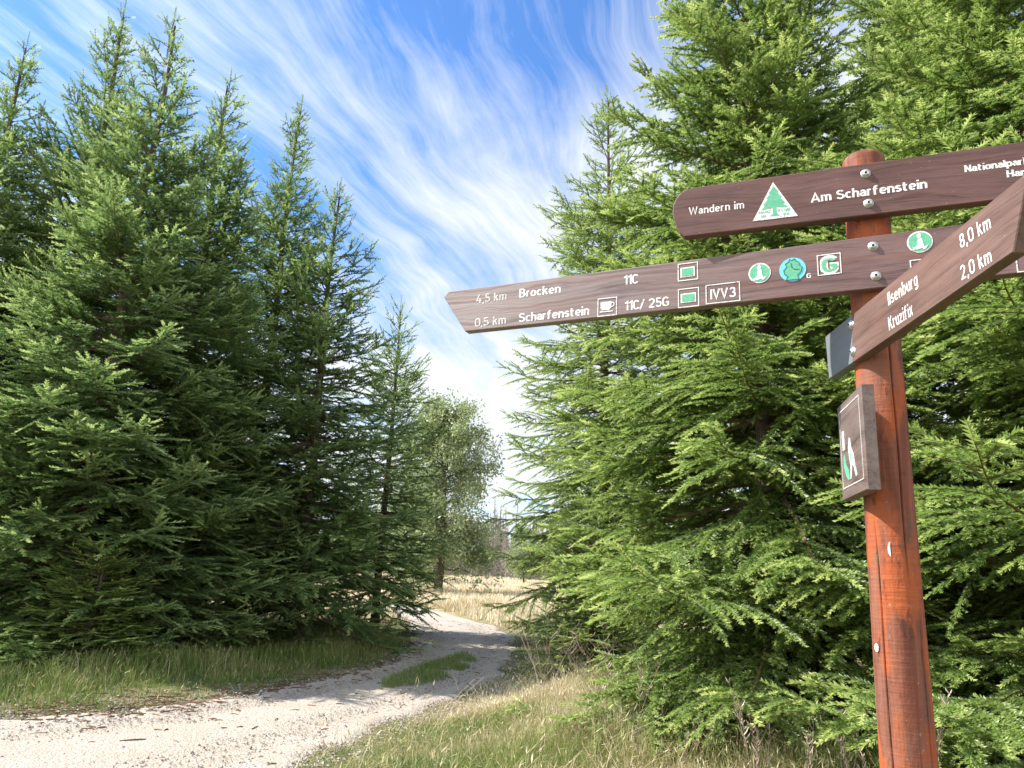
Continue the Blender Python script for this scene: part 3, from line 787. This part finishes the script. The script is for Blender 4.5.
sticker((-.985, -.17), .012, .012, 1.44, False)['label'] = 'small torn white sticker'

# ------------------------------------------------------------------ deciduous tree
def broadleaf(name, seed, H, Rad, n_clump, leaf, mat, z0):
    rng = np.random.default_rng(seed)
    paths, radii = [], []
    n = 14; zz = np.linspace(-.2, H * .9, n); P = np.c_[.12 * np.sin(zz * .5), .08 * np.cos(zz * .6) - .08, zz]
    paths.append(P); radii.append(.02 + .022 * H * (1 - np.clip(zz, 0, H) / H) ** 1.1)
    C_ = []
    for k in range(90):
        zb = rng.uniform(max(1.3, z0), H * .88); a_ = rng.uniform(0, 6.28); f_ = (zb - z0) / (H - z0)
        prof = Rad * (math.sin(math.pi * min(.97, max(.08, .30 + .62 * f_))) ** .8) * rng.uniform(.75, 1.15)
        q = np.linspace(0, 1, 8)
        p = np.c_[np.cos(a_) * prof * q, np.sin(a_) * prof * q, zb + prof * ((.10 + .70 * max(f_, 0)) * q - .25 * q ** 2)]
        p[1:] += rng.normal(0, .06, (7, 3)); paths.append(p); radii.append(np.linspace(.05, .008, 8))
        for s in range(n_clump):
            u = rng.uniform(.3, 1.08); i_ = min(int(u * 7), 6); C_.append(p[i_] + (p[i_ + 1] - p[i_]) * (u * 7 - i_) + rng.normal(0, .28, 3))
    C_ = np.array(C_); m_ = len(C_); per = 26
    ctr = np.repeat(C_, per, 0) + rng.normal(0, 1, (m_ * per, 3)) * [.2, .2, .26]
    N = len(ctr); d1 = rng.normal(0, 1, (N, 3)); d1 /= np.linalg.norm(d1, axis=1, keepdims=True)
    d2 = np.cross(d1, rng.normal(0, 1, (N, 3))); d2 /= np.linalg.norm(d2, axis=1, keepdims=True)
    s = leaf * rng.uniform(.7, 1.3, (N, 1))
    V = np.stack([ctr - d1 * s, ctr + d2 * s * .5, ctr + d1 * s, ctr - d2 * s * .5], 1).reshape(-1, 3)
    F = np.arange(len(V)).reshape(-1, 4)
    tone = np.repeat(np.clip(np.repeat(rng.normal(.5, .2, m_), per) + rng.normal(0, .12, N), 0, 1), 4)
    crown = mesh_np(name + '_crown', V, F, [mat], {'tone': tone})
    TV, TF = tube_tris(paths, radii, 7)
    return mesh_np(name + '_trunk', TV, TF, [BARK], smooth=True), crown
bl = broadleaf('broadleaf', 5, 11.6, 3.0, 20, .09, BIRCHLEAF, .7)
place_tree('broadleaf_tree', bl, (-3.7, 45), 0, 1.0, 'pale green deciduous tree in the meadow beyond the track bend', 'tree', None)
bush = broadleaf('bush', 6, 4.2, 1.9, 9, .07, BIRCHLEAF, .4)
for k, (x, y, s, lb) in enumerate(((-9.2, 52, 1.0, 'pale bush in the meadow seen below the left spruces'), (-6.2, 58, 1.2, 'taller pale bush behind the deciduous tree'), (1.8, 70, .9, 'low grey green bush before the dead trees'), (-13.5, 46, 1.3, 'pale bush seen through the gap between the left trunks'))):
    place_tree('bush', bush, (x, y), k * 1.3, s, lb, 'bush', 'bushes beyond the track')

# ------------------------------------------------------------------ dead trees
def dead_tree(seed, H):
    rng = np.random.default_rng(seed); P_, r_ = [], []
    zz = np.linspace(-.3, H, 12); lean = rng.normal(0, .03, 2)
    P_.append(np.c_[zz * lean[0], zz * lean[1], zz]); r_.append(np.linspace(.15, .03, 12))
    for k in range(130):
        z = rng.uniform(.3, H * .97); a_ = rng.uniform(0, 6.28); L = rng.uniform(.3, 1.5) * (1.1 - z / H)
        q = np.linspace(0, 1, 4)
        P_.append(np.c_[np.cos(a_) * L * q + z * lean[0], np.sin(a_) * L * q + z * lean[1], z - .35 * L * q ** 1.5]); r_.append(np.linspace(.03, .01, 4))
    V, F = tube_tris(P_, r_, 4)
    return mesh_np('dead_tree', V, F, [DEADBARK])
dm = [dead_tree(40 + k, h_) for k, h_ in enumerate((6.8, 8, 6, 7.4, 8.8))]
rng = np.random.default_rng(99)
for k in range(210):
    az_ = rng.uniform(-11, 6); d_ = rng.uniform(84, 118)
    x, y = d_ * math.sin(R(az_)), d_ * math.cos(R(az_))
    o = link(bpy.data.objects.new('dead_tree', dm[k % 5])); o.location = (x, y, gz1(x, y)); o.rotation_euler = (0, 0, rng.uniform(0, 6.28)); s = rng.uniform(.75, 1.12); o.scale = (1, 1, s)
    tag(o, 'bare grey dead spruce trunk in the pale stand beyond the meadow', 'dead tree', 'dead grey spruces beyond the meadow')

# far woodland on all sides: one uncountable mass of many small crown faces
def far_wood(name, az0, az1, dist, n, hmax, mat, seed, label):
    rng = np.random.default_rng(seed)
    az_ = np.radians(rng.uniform(az0, az1, n)); dd = dist + rng.uniform(0, 22, n)
    X, Y = dd * np.sin(az_), dd * np.cos(az_)
    hh = hmax * rng.uniform(.6, 1.05, n); Z = gz(X, Y)
    per = 150
    t_ = rng.uniform(0, 1, (n, per)) ** .8; a_ = rng.uniform(0, 6.28, (n, per)); r_ = (1 - t_) * 2.3 * rng.uniform(.4, 1, (n, per)) + .1
    ctr = np.stack([X[:, None] + r_ * np.cos(a_), Y[:, None] + r_ * np.sin(a_), Z[:, None] + t_ * hh[:, None] + .4], -1).reshape(-1, 3)
    N = len(ctr); out_ = np.stack([np.cos(a_), np.sin(a_), np.full_like(a_, -.35)], -1).reshape(-1, 3)
    sd = np.stack([-np.sin(a_), np.cos(a_), np.zeros_like(a_)], -1).reshape(-1, 3) + rng.normal(0, .3, (N, 3))
    V = np.stack([ctr - sd * .45, ctr + sd * .45, ctr + out_ * 1.0], 1).reshape(-1, 3)
    tone = np.repeat(np.clip(rng.normal(.45, .2, N), 0, 1), 3)
    o = link(bpy.data.objects.new(name, mesh_np(name, V, np.arange(len(V)).reshape(-1, 3), [mat], {'tone': tone})))
    tag(o, label, 'far woodland', None, 'stuff')
far_wood('far_woodland', -75, 60, 135, 700, 9, NEEDLE_DARK, 3, 'far green woodland closing the meadow behind the trees')

# ------------------------------------------------------------------ grasses
GRASS = leaf_mat('grass_blades', [(0, (.075, .13, .025)), (.33, (.17, .24, .05)), (.55, (.27, .28, .09)), (.75, (.50, .41, .24)), (1, (.80, .70, .51))], trans=.3, gloss=.03)
def blades(x, y, h, w, tone, rng, lean=.35, zf=gz, heads=0.):
    N = len(x); z = zf(x, y)
    a_ = rng.uniform(0, 6.28, N); la = rng.uniform(0, 6.28, N); ll = rng.gamma(2, lean / 2, N)
    wv = np.stack([np.cos(a_), np.sin(a_), np.zeros(N)], -1) * (w / 2)[:, None]
    ld = np.stack([np.cos(la), np.sin(la), np.zeros(N)], -1)
    B0 = np.stack([x, y, z - .02], -1)
    up_ = np.array([0, 0, 1.])
    M1 = B0 + up_ * (h * .45)[:, None] + ld * (h * ll * .18)[:, None]
    M2 = B0 + up_ * (h * .80)[:, None] + ld * (h * ll * .50)[:, None]
    T = B0 + up_ * (h * (1.0 - .15 * np.minimum(ll, 1.5)))[:, None] + ld * (h * ll * .9)[:, None]
    V = np.stack([B0 - wv, B0 + wv, M1 + wv * .9, M1 - wv * .9, M2 + wv * .6, M2 - wv * .6, T], 1)
    base = (np.arange(N) * 7)[:, None]
    F = np.stack([base + q for q in ([0, 1, 2], [0, 2, 3], [3, 2, 4], [3, 4, 5], [5, 4, 6])], 1).reshape(-1, 3)
    V = V.reshape(-1, 3); A_ = np.repeat(tone, 7)
    if heads > 0:
        s = rng.random(N) < heads; n = s.sum()
        hl = .05 + .05 * rng.random(n); hw = .003 + .003 * rng.random(n)
        d = (T - M2)[s]; d /= np.linalg.norm(d, axis=1, keepdims=True)
        c = T[s] - d * .01; sd = wv[s] / (w[s][:, None] / 2)
        HV = np.stack([c, c + d * hl[:, None] * .4 + sd * hw[:, None], c + d * hl[:, None], c + d * hl[:, None] * .4 - sd * hw[:, None]], 1).reshape(-1, 3)
        hb = len(V) + (np.arange(n) * 4)[:, None]
        HF = np.stack([hb + q for q in ([0, 1, 2], [0, 2, 3])], 1).reshape(-1, 3)
        V = np.concatenate([V, HV]); F = np.concatenate([F, HF]); A_ = np.r_[A_, np.repeat(np.clip(tone[s] + .12, .7, .95), 4)]
    return V, F, A_
def pnoise(x, y, seed=0):
    r_ = np.random.default_rng(seed); s = 0
    for k in range(10):
        a_ = r_.uniform(0, 6.28); f_ = r_.uniform(.5, 3.2); s = s + np.sin((x * np.cos(a_) + y * np.sin(a_)) * f_ + r_.uniform(0, 6.28)) / 3.2
    return s   # about -1..1
def scatter(name, n, region, hfun, tonefun, wfun, seed, label, cat, lean=.4, heads=0., clump=0):
    rng = np.random.default_rng(seed)
    x0, x1, y0, y1 = region
    if clump:
        m_ = n // clump; cx_ = rng.uniform(x0, x1, m_); cy_ = rng.uniform(y0, y1, m_)
        x = np.repeat(cx_, clump) + rng.normal(0, .06, m_ * clump); y = np.repeat(cy_, clump) + rng.normal(0, .06, m_ * clump)
    else: x = rng.uniform(x0, x1, n); y = rng.uniform(y0, y1, n)
    rd = road_d(x, y)
    h, keep = hfun(x, y, rd, rng)
    x, y, h, rd = x[keep], y[keep], h[keep], rd[keep]
    V, F, A_ = blades(x, y, h, wfun(x, y, rng), tonefun(x, y, rd, rng), rng, lean, heads=heads)
    o = link(bpy.data.objects.new(name, mesh_np(name, V, F, [GRASS], {'tone': A_})))
    tag(o, label, cat, None, 'stuff')

# right verge: dry straw, greener close to the track in front
def hv(x, y, rd, rng):
    hh = (.10 + .21 * smooth(.3, 2.2, rd)) * rng.uniform(.5, 1.25, len(x)) * (1 + .25 * pnoise(x, y, 4))
    right = x > np.interp(y, RE[:, 1], RE[:, 0]) - .3
    return hh, right & ((x < 1.3) | (rng.random(len(x)) < .45)) & (rd > rng.uniform(-.22, .5, len(x))) & ~((np.hypot(x - AX, y - AY) < .1))
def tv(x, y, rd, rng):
    g_ = .82 + .20 * pnoise(x, y, 9) - .22 * np.exp(-((rd - .8) / .6) ** 2) * smooth(12, 8, y) - .50 * smooth(9.4, 7.2, y) * smooth(3.0, .9, rd) - .38 * smooth(1.0, 2.1, x) * smooth(4.2, 5.2, y)  # last term puts the shade below the right spruces into the grass tone
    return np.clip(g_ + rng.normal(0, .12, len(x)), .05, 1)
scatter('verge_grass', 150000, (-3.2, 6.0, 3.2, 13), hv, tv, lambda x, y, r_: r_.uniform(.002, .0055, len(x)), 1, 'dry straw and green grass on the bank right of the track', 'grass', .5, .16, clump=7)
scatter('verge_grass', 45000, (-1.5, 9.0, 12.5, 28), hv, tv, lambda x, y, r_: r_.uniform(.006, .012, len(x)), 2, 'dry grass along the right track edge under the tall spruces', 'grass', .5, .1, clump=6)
scatter('dry_stalks', 2600, (-1.5, 6.0, 3.6, 11.5), lambda x, y, rd, rng: (rng.uniform(.25, .6, len(x)), (x > np.interp(y, RE[:, 1], RE[:, 0])) & (rd > .6) & ~(np.hypot(x - AX, y - AY) < .15)),
        lambda x, y, rd, rng: rng.uniform(.62, .8, len(x)), lambda x, y, r_: r_.uniform(.003, .005, len(x)), 8, 'tangled dry stalks leaning over the straw coloured bank', 'dry stalks', 1.3, .5)
# left verge: green and taller, in the shade
def hl_(x, y, rd, rng):
    left_ = x < np.interp(y, LE[:, 1], LE[:, 0]) + .3
    hh = (.07 + .15 * smooth(.15, 1.3, rd) * smooth(4.0, 1.2, rd) + .04) * rng.uniform(.5, 1.3, len(x)) * (1 + .25 * pnoise(x, y, 5))
    return hh, left_ & (rd > rng.uniform(-.15, .4, len(x))) & (rd < 5.5)
def tl(x, y, rd, rng): return np.clip(.30 + .16 * pnoise(x, y, 12) + .35 * (rng.random(len(x)) < .16) + rng.normal(0, .09, len(x)), 0, 1)
scatter('verge_grass', 110000, (-14, -1.2, 7.2, 20), hl_, tl, lambda x, y, r_: r_.uniform(.005, .010, len(x)), 3, 'green grass strip under the dark spruces left of the track', 'grass', .45, .10, clump=7)
# strip between the wheel ruts
CI = (LED * .46 + RED * .54)
def hm(x, y, rd, rng):
    d = np.min([np.hypot(x - p[0], y - p[1]) for p in CI[::4]], 0) if False else None
    dd = np.full(len(x), 9.)
    for p in CI[::2]: dd = np.minimum(dd, np.hypot(x - p[0], y - p[1]))
    on = (dd < .42 * smooth(10.9, 12.6, y) * smooth(17.5, 14.5, y) + .0) & (pnoise(x * 1.6, y * 1.6, 31) > -.35)
    return rng.uniform(.07, .17, len(x)), on
scatter('track_grass', 60000, (-3, 1, 9.8, 18), hm, lambda x, y, rd, r_: np.clip(.30 + r_.normal(0, .14, len(x)), 0, 1), lambda x, y, r_: r_.uniform(.005, .009, len(x)), 5, 'low green grass strip between the wheel ruts of the track', 'grass', .4)
# meadow beyond
def hf(x, y, rd, rng): return rng.uniform(.25, .6, len(x)) * (1 + .2 * pnoise(x * .3, y * .3, 3)), (rd > .1) & (np.abs(x) < y * .75 + 2)
def tf(x, y, rd, rng): return np.clip(.93 + .10 * pnoise(x * .25, y * .6, 8) + rng.normal(0, .07, len(x)), .3, 1)
scatter('meadow_grass', 130000, (-32, 14, 23, 80), hf, tf, lambda x, y, r_: .012 + .0009 * y * r_.uniform(.6, 1.2, len(x)), 6, 'pale straw coloured meadow grass beyond the track bend', 'grass', .5, .0, clump=5)

# loose stones on and beside the track
rng = np.random.default_rng(17)
m, nt, out = new_mat('stone'); b = NB(nt); a_ = b.n('ShaderNodeAttribute', attribute_name='tone'); n_ = b.noise(b.geo(), 60, 4, .6)
c = b.mix(b.math('MULTIPLY', n_, .5), b.ramp(a_.outputs['Fac'], [(0, (.16, .135, .115)), (.6, (.34, .30, .26)), (1, (.50, .46, .42))]), (.3, .26, .22)); principled(b, out, c, .9, None, .15); STONE = m
N = 30000; k = rng.integers(30, 150, N); tt = np.where(rng.random(N) < .3, rng.choice([0.0, 1.0], N) + rng.normal(0, .035, N), rng.uniform(0, 1, N))
P = LED[k] * (1 - tt[:, None]) + RED[k] * tt[:, None] + rng.normal(0, .25, (N, 2))
sz = rng.gamma(2.2, .0052, N) + .004; sz = np.where((np.abs(tt - .5) > .44), sz * 1.3, sz) * .5
octa = np.array([(1, 0, 0), (0, 1, 0), (-1, 0, 0), (0, -1, 0), (0, 0, 1), (0, 0, -1)], float)
oF = np.array([(0, 1, 4), (1, 2, 4), (2, 3, 4), (3, 0, 4), (1, 0, 5), (2, 1, 5), (3, 2, 5), (0, 3, 5)])
an = rng.uniform(0, 6.28, N); ca, sa = np.cos(an), np.sin(an)
oc = octa[None] * (sz[:, None, None] * rng.uniform(.6, 1.3, (N, 6, 1))) * [1, 1, .65]
ocx = oc[..., 0] * ca[:, None] - oc[..., 1] * sa[:, None] + P[:, :1]; ocy = oc[..., 0] * sa[:, None] + oc[..., 1] * ca[:, None] + P[:, 1:]
zst = track_z(P[:, 0], P[:, 1]) + sz * .25
V = np.stack([ocx, ocy, oc[..., 2] + zst[:, None]], -1).reshape(-1, 3)
F = (oF[None] + 6 * np.arange(N)[:, None, None]).reshape(-1, 3)
o = link(bpy.data.objects.new('loose_stones', mesh_np('loose_stones', V, F, [STONE], {'tone': np.repeat(rng.random(N), 6)})))
tag(o, 'loose pale stones scattered over the gravel track and its edges', 'stones', None, 'stuff')

rng = np.random.default_rng(23); P_, r_ = [], []
m, nt, out = new_mat('litter'); b = NB(nt); principled(b, out, (.13, .075, .045), .9, None, .1); LITTER = m
for k in range(900):
    i_ = rng.integers(48, 150); tt_ = rng.normal(.0, .07) if rng.random() < .8 else rng.uniform(0, 1)
    p0 = LED[i_] * (1 - tt_) + RED[i_] * tt_ + rng.normal(0, .2, 2); a_ = rng.uniform(0, 6.28); L = rng.gamma(2, .035) + .03
    q0 = p0 + np.array([math.cos(a_), math.sin(a_)]) * L
    z_a, z_b = (float(v) + .035 for v in gz(np.array([p0[0], q0[0]]), np.array([p0[1], q0[1]])))
    P_.append(np.array([[*p0, z_a], [*(p0 * .5 + q0 * .5 + rng.normal(0, .006, 2)), (z_a + z_b) / 2 + .005], [*q0, z_b]])); w0 = rng.uniform(.003, .008); r_.append(np.array([w0, w0 * .9, w0 * .5]))
V, F = tube_tris(P_, r_, 4)
tag(link(bpy.data.objects.new('twig_litter', mesh_np('twig_litter', V, F, [LITTER]))), 'brown twigs and bark bits strewn along the left edge of the track', 'litter', None, 'stuff')

# ------------------------------------------------------------------ weeds, dry stalks, bare brush
STALK = leaf_mat('dry_stalk', [(0, (.22, .15, .11)), (.5, (.38, .28, .22)), (1, (.5, .42, .32))], trans=.1)
def stalk_mesh(seed, H, n, bushy):
    rng = np.random.default_rng(seed); P_, r_ = [], []
    for k in range(n):
        a_ = rng.uniform(0, 6.28); ln = rng.uniform(.05, .35 if not bushy else .8); q = np.linspace(0, 1, 7); h_ = H * rng.uniform(.6, 1.05)
        p = np.c_[np.cos(a_) * ln * h_ * q ** 1.4, np.sin(a_) * ln * h_ * q ** 1.4, h_ * q] + np.r_[rng.normal(0, .03, 2), 0]
        P_.append(p); r_.append(np.linspace(.0035, .0015, 7))
        for s in range(10 if bushy else 22):
            u = rng.uniform(.35 if bushy else .55, 1); i_ = min(int(u * 6), 5); o_ = p[i_] + (p[i_ + 1] - p[i_]) * (u * 6 - i_)
            b_ = rng.uniform(0, 6.28); L = rng.uniform(.1, .35) * H * .5 if bushy else rng.uniform(.015, .05)
            P_.append(np.array([o_, o_ + [math.cos(b_) * L * .5, math.sin(b_) * L * .5, L * .5], o_ + [math.cos(b_) * L * .8, math.sin(b_) * L * .8, L]])); r_.append(np.array([.0018, .0014, .001]) if bushy else np.array([.002, .004, .001]))
    V, F = tube_tris(P_, r_, 3)
    return mesh_np('dry_weed', V, F, [STALK], {'tone': np.full(len(V), .5)})
sm = [stalk_mesh(60 + k, .75, 3, False) for k in range(3)]
for k, (x, y) in enumerate(((1.55, 6.6), (1.95, 6.1), (2.15, 5.7), (2.5, 5.9), (1.2, 7.3), (2.3, 5.2), (1.75, 5.6), (2.75, 5.3))):
    o = link(bpy.data.objects.new('dry_weed', sm[k % 3])); o.location = (x, y, gz1(x, y)); o.rotation_euler = (0, 0, k * 1.7); o.scale = (1, 1, .8 + .06 * k)
    tag(o, 'tall dry brown weed stalks in front of the dark spruce shade', 'weed', 'dry weeds left of the signpost')
bm_ = [stalk_mesh(70 + k, 1.15, 7, True) for k in range(2)]
for k, (x, y, lb) in enumerate(((.55, 9.6, 'bare grey twiggy bush at the track edge below the young spruce'), (1.15, 8.4, 'bare twiggy bush in the dry grass nearer the viewer'), (1.0, 10.8, 'bare twiggy bush farthest along the track edge'))):
    o = link(bpy.data.objects.new('bare_bush', bm_[k % 2])); o.location = (x, y, gz1(x, y)); o.rotation_euler = (0, 0, k * 2.1); o.scale = (1, 1, 1 - .1 * k)
    tag(o, lb, 'bare bush', 'bare bushes on the right verge')

# ------------------------------------------------------------------ camera
cam = bpy.data.cameras.new('camera'); co = link(bpy.data.objects.new('camera', cam))
cam.sensor_width = 36; cam.lens = 769 / 1024 * 36; cam.clip_start = .05; cam.clip_end = 3000
p, r = R(13.95), R(2.5)
fw = Vector((0, math.cos(p), math.sin(p))); up0 = Vector((0, -math.sin(p), math.cos(p))); rt0 = Vector((1, 0, 0))
rt = rt0 * math.cos(r) + up0 * math.sin(r); up = -rt0 * math.sin(r) + up0 * math.cos(r)
co.matrix_world = Matrix(((rt.x, up.x, -fw.x, 0), (rt.y, up.y, -fw.y, 0), (rt.z, up.z, -fw.z, 1.6), (0, 0, 0, 1)))
scene.camera = co

# ------------------------------------------------------------------ light and sky
SAZ, SEL = -86, 46           # azimuth clockwise from +Y
sd = Vector((math.sin(R(SAZ)) * math.cos(R(SEL)), math.cos(R(SAZ)) * math.cos(R(SEL)), math.sin(R(SEL))))
sl = bpy.data.lights.new('sun', 'SUN'); sl.energy = 4.3; sl.angle = R(.53); sl.color = (1, .95, .86)
so = link(bpy.data.objects.new('sun', sl)); so.rotation_euler = (-sd).to_track_quat('-Z', 'Y').to_euler()
w = bpy.data.worlds.new('World'); scene.world = w; w.use_nodes = True
nt = w.node_tree
for n in list(nt.nodes): nt.nodes.remove(n)
b = NB(nt)
sky = b.n('ShaderNodeTexSky', sky_type='NISHITA', sun_disc=False, sun_elevation=R(SEL), sun_rotation=R(SAZ), air_density=1.0, dust_density=.6, ozone_density=2.5)
tc = b.n('ShaderNodeTexCoord').outputs['Generated']
nv = b.n('ShaderNodeVectorMath', operation='NORMALIZE'); nt.links.new(tc, nv.inputs[0])
sx = b.n('ShaderNodeSeparateXYZ', ins={0: nv.outputs[0]})
den = b.math('ADD', b.math('MAXIMUM', sx.outputs[2], 0.0), .10)
cp = b.n('ShaderNodeCombineXYZ', ins={0: b.math('DIVIDE', sx.outputs[0], den), 1: b.math('DIVIDE', sx.outputs[1], den)})
P0 = b.mapping(cp.outputs[0], (1, 1, 1), (0, 0, 0), (0, 0, R(19)))
wn = b.n('ShaderNodeTexNoise', ins={'Vector': P0, 'Scale': .9, 'Detail': 3.0, 'Roughness': .5})
wv = b.n('ShaderNodeVectorMath', operation='MULTIPLY_ADD'); nt.links.new(wn.outputs['Color'], wv.inputs[0]); wv.inputs[1].default_value = (.55, .55, 0); nt.links.new(P0, wv.inputs[2])
streak = b.noise(b.mapping(wv.outputs[0], (7.5, .8, 1)), 1.0, 8, .64)
fine = b.noise(b.mapping(wv.outputs[0], (26, 2.6, 1)), 1.0, 6, .68)
big = b.noise(b.mapping(wv.outputs[0], (1.0, .7, 1), (2.3, .6, 0)), .85, 4, .55)
hor = b.math('SUBTRACT', 1, b.math('MULTIPLY', b.math('MAXIMUM', sx.outputs[2], 0), 1.5), clamp=True)
puff = b.noise(b.mapping(wv.outputs[0], (3.2, 2.2, 1), (7, 3, 0)), 1.0, 6, .6)
cov = b.math('ADD', b.math('MULTIPLY', big, 1.55), b.math('MULTIPLY', streak, .85))
cov = b.math('ADD', cov, b.math('MULTIPLY_ADD', puff, .5, -.27))
cov = b.math('ADD', cov, b.math('MULTIPLY', fine, .44))
cov = b.math('ADD', cov, b.math('MULTIPLY_ADD', hor, .60, .06))
cl = b.ramp(b.math('MULTIPLY', cov, .5), [(.70, 0), (.81, .42), (.96, 1)])
tint = b.mix(1.0, sky.outputs[0], (.50, .76, 1.04), 'MULTIPLY')
# added as fill: unseen cloud behind the viewer and extra brightness round the sun
back = b.math('MULTIPLY_ADD', sx.outputs[1], -2.2, -.25, clamp=True)
dot = b.n('ShaderNodeVectorMath', operation='DOT_PRODUCT'); nt.links.new(nv.outputs[0], dot.inputs[0]); dot.inputs[1].default_value = tuple(sd)
glow = b.math('POWER', b.math('MAXIMUM', dot.outputs['Value'], 0), 5)
cl = b.math('MAXIMUM', b.math('MULTIPLY', cl, .95), b.math('MULTIPLY', back, b.ramp(big, [(.35, .75), (.55, 1)])))
gain = b.math('ADD', b.math('ADD', 1.0, b.math('MULTIPLY', back, .7)), b.math('MULTIPLY', glow, 1.6))
cc = b.n('ShaderNodeVectorMath', operation='SCALE'); cc.inputs[0].default_value = (3.9, 4.05, 4.2); nt.links.new(gain, cc.inputs['Scale'])
skyc = b.mix(cl, tint, cc.outputs[0])
bg = b.n('ShaderNodeBackground', ins={'Color': skyc, 'Strength': .115})
wo = b.n('ShaderNodeOutputWorld'); nt.links.new(bg.outputs[0], wo.inputs[0])

# ------------------------------------------------------------------ render settings
vs = scene.view_settings
vs.view_transform = 'Standard'; vs.look = 'None'; vs.gamma = 1; vs.use_curve_mapping = False; vs.exposure = 1.22
scene.render.engine = 'CYCLES'
cy = scene.cycles
cy.max_bounces = 8; cy.diffuse_bounces = 6; cy.transmission_bounces = 6; cy.glossy_bounces = 2
cy.use_denoising = True
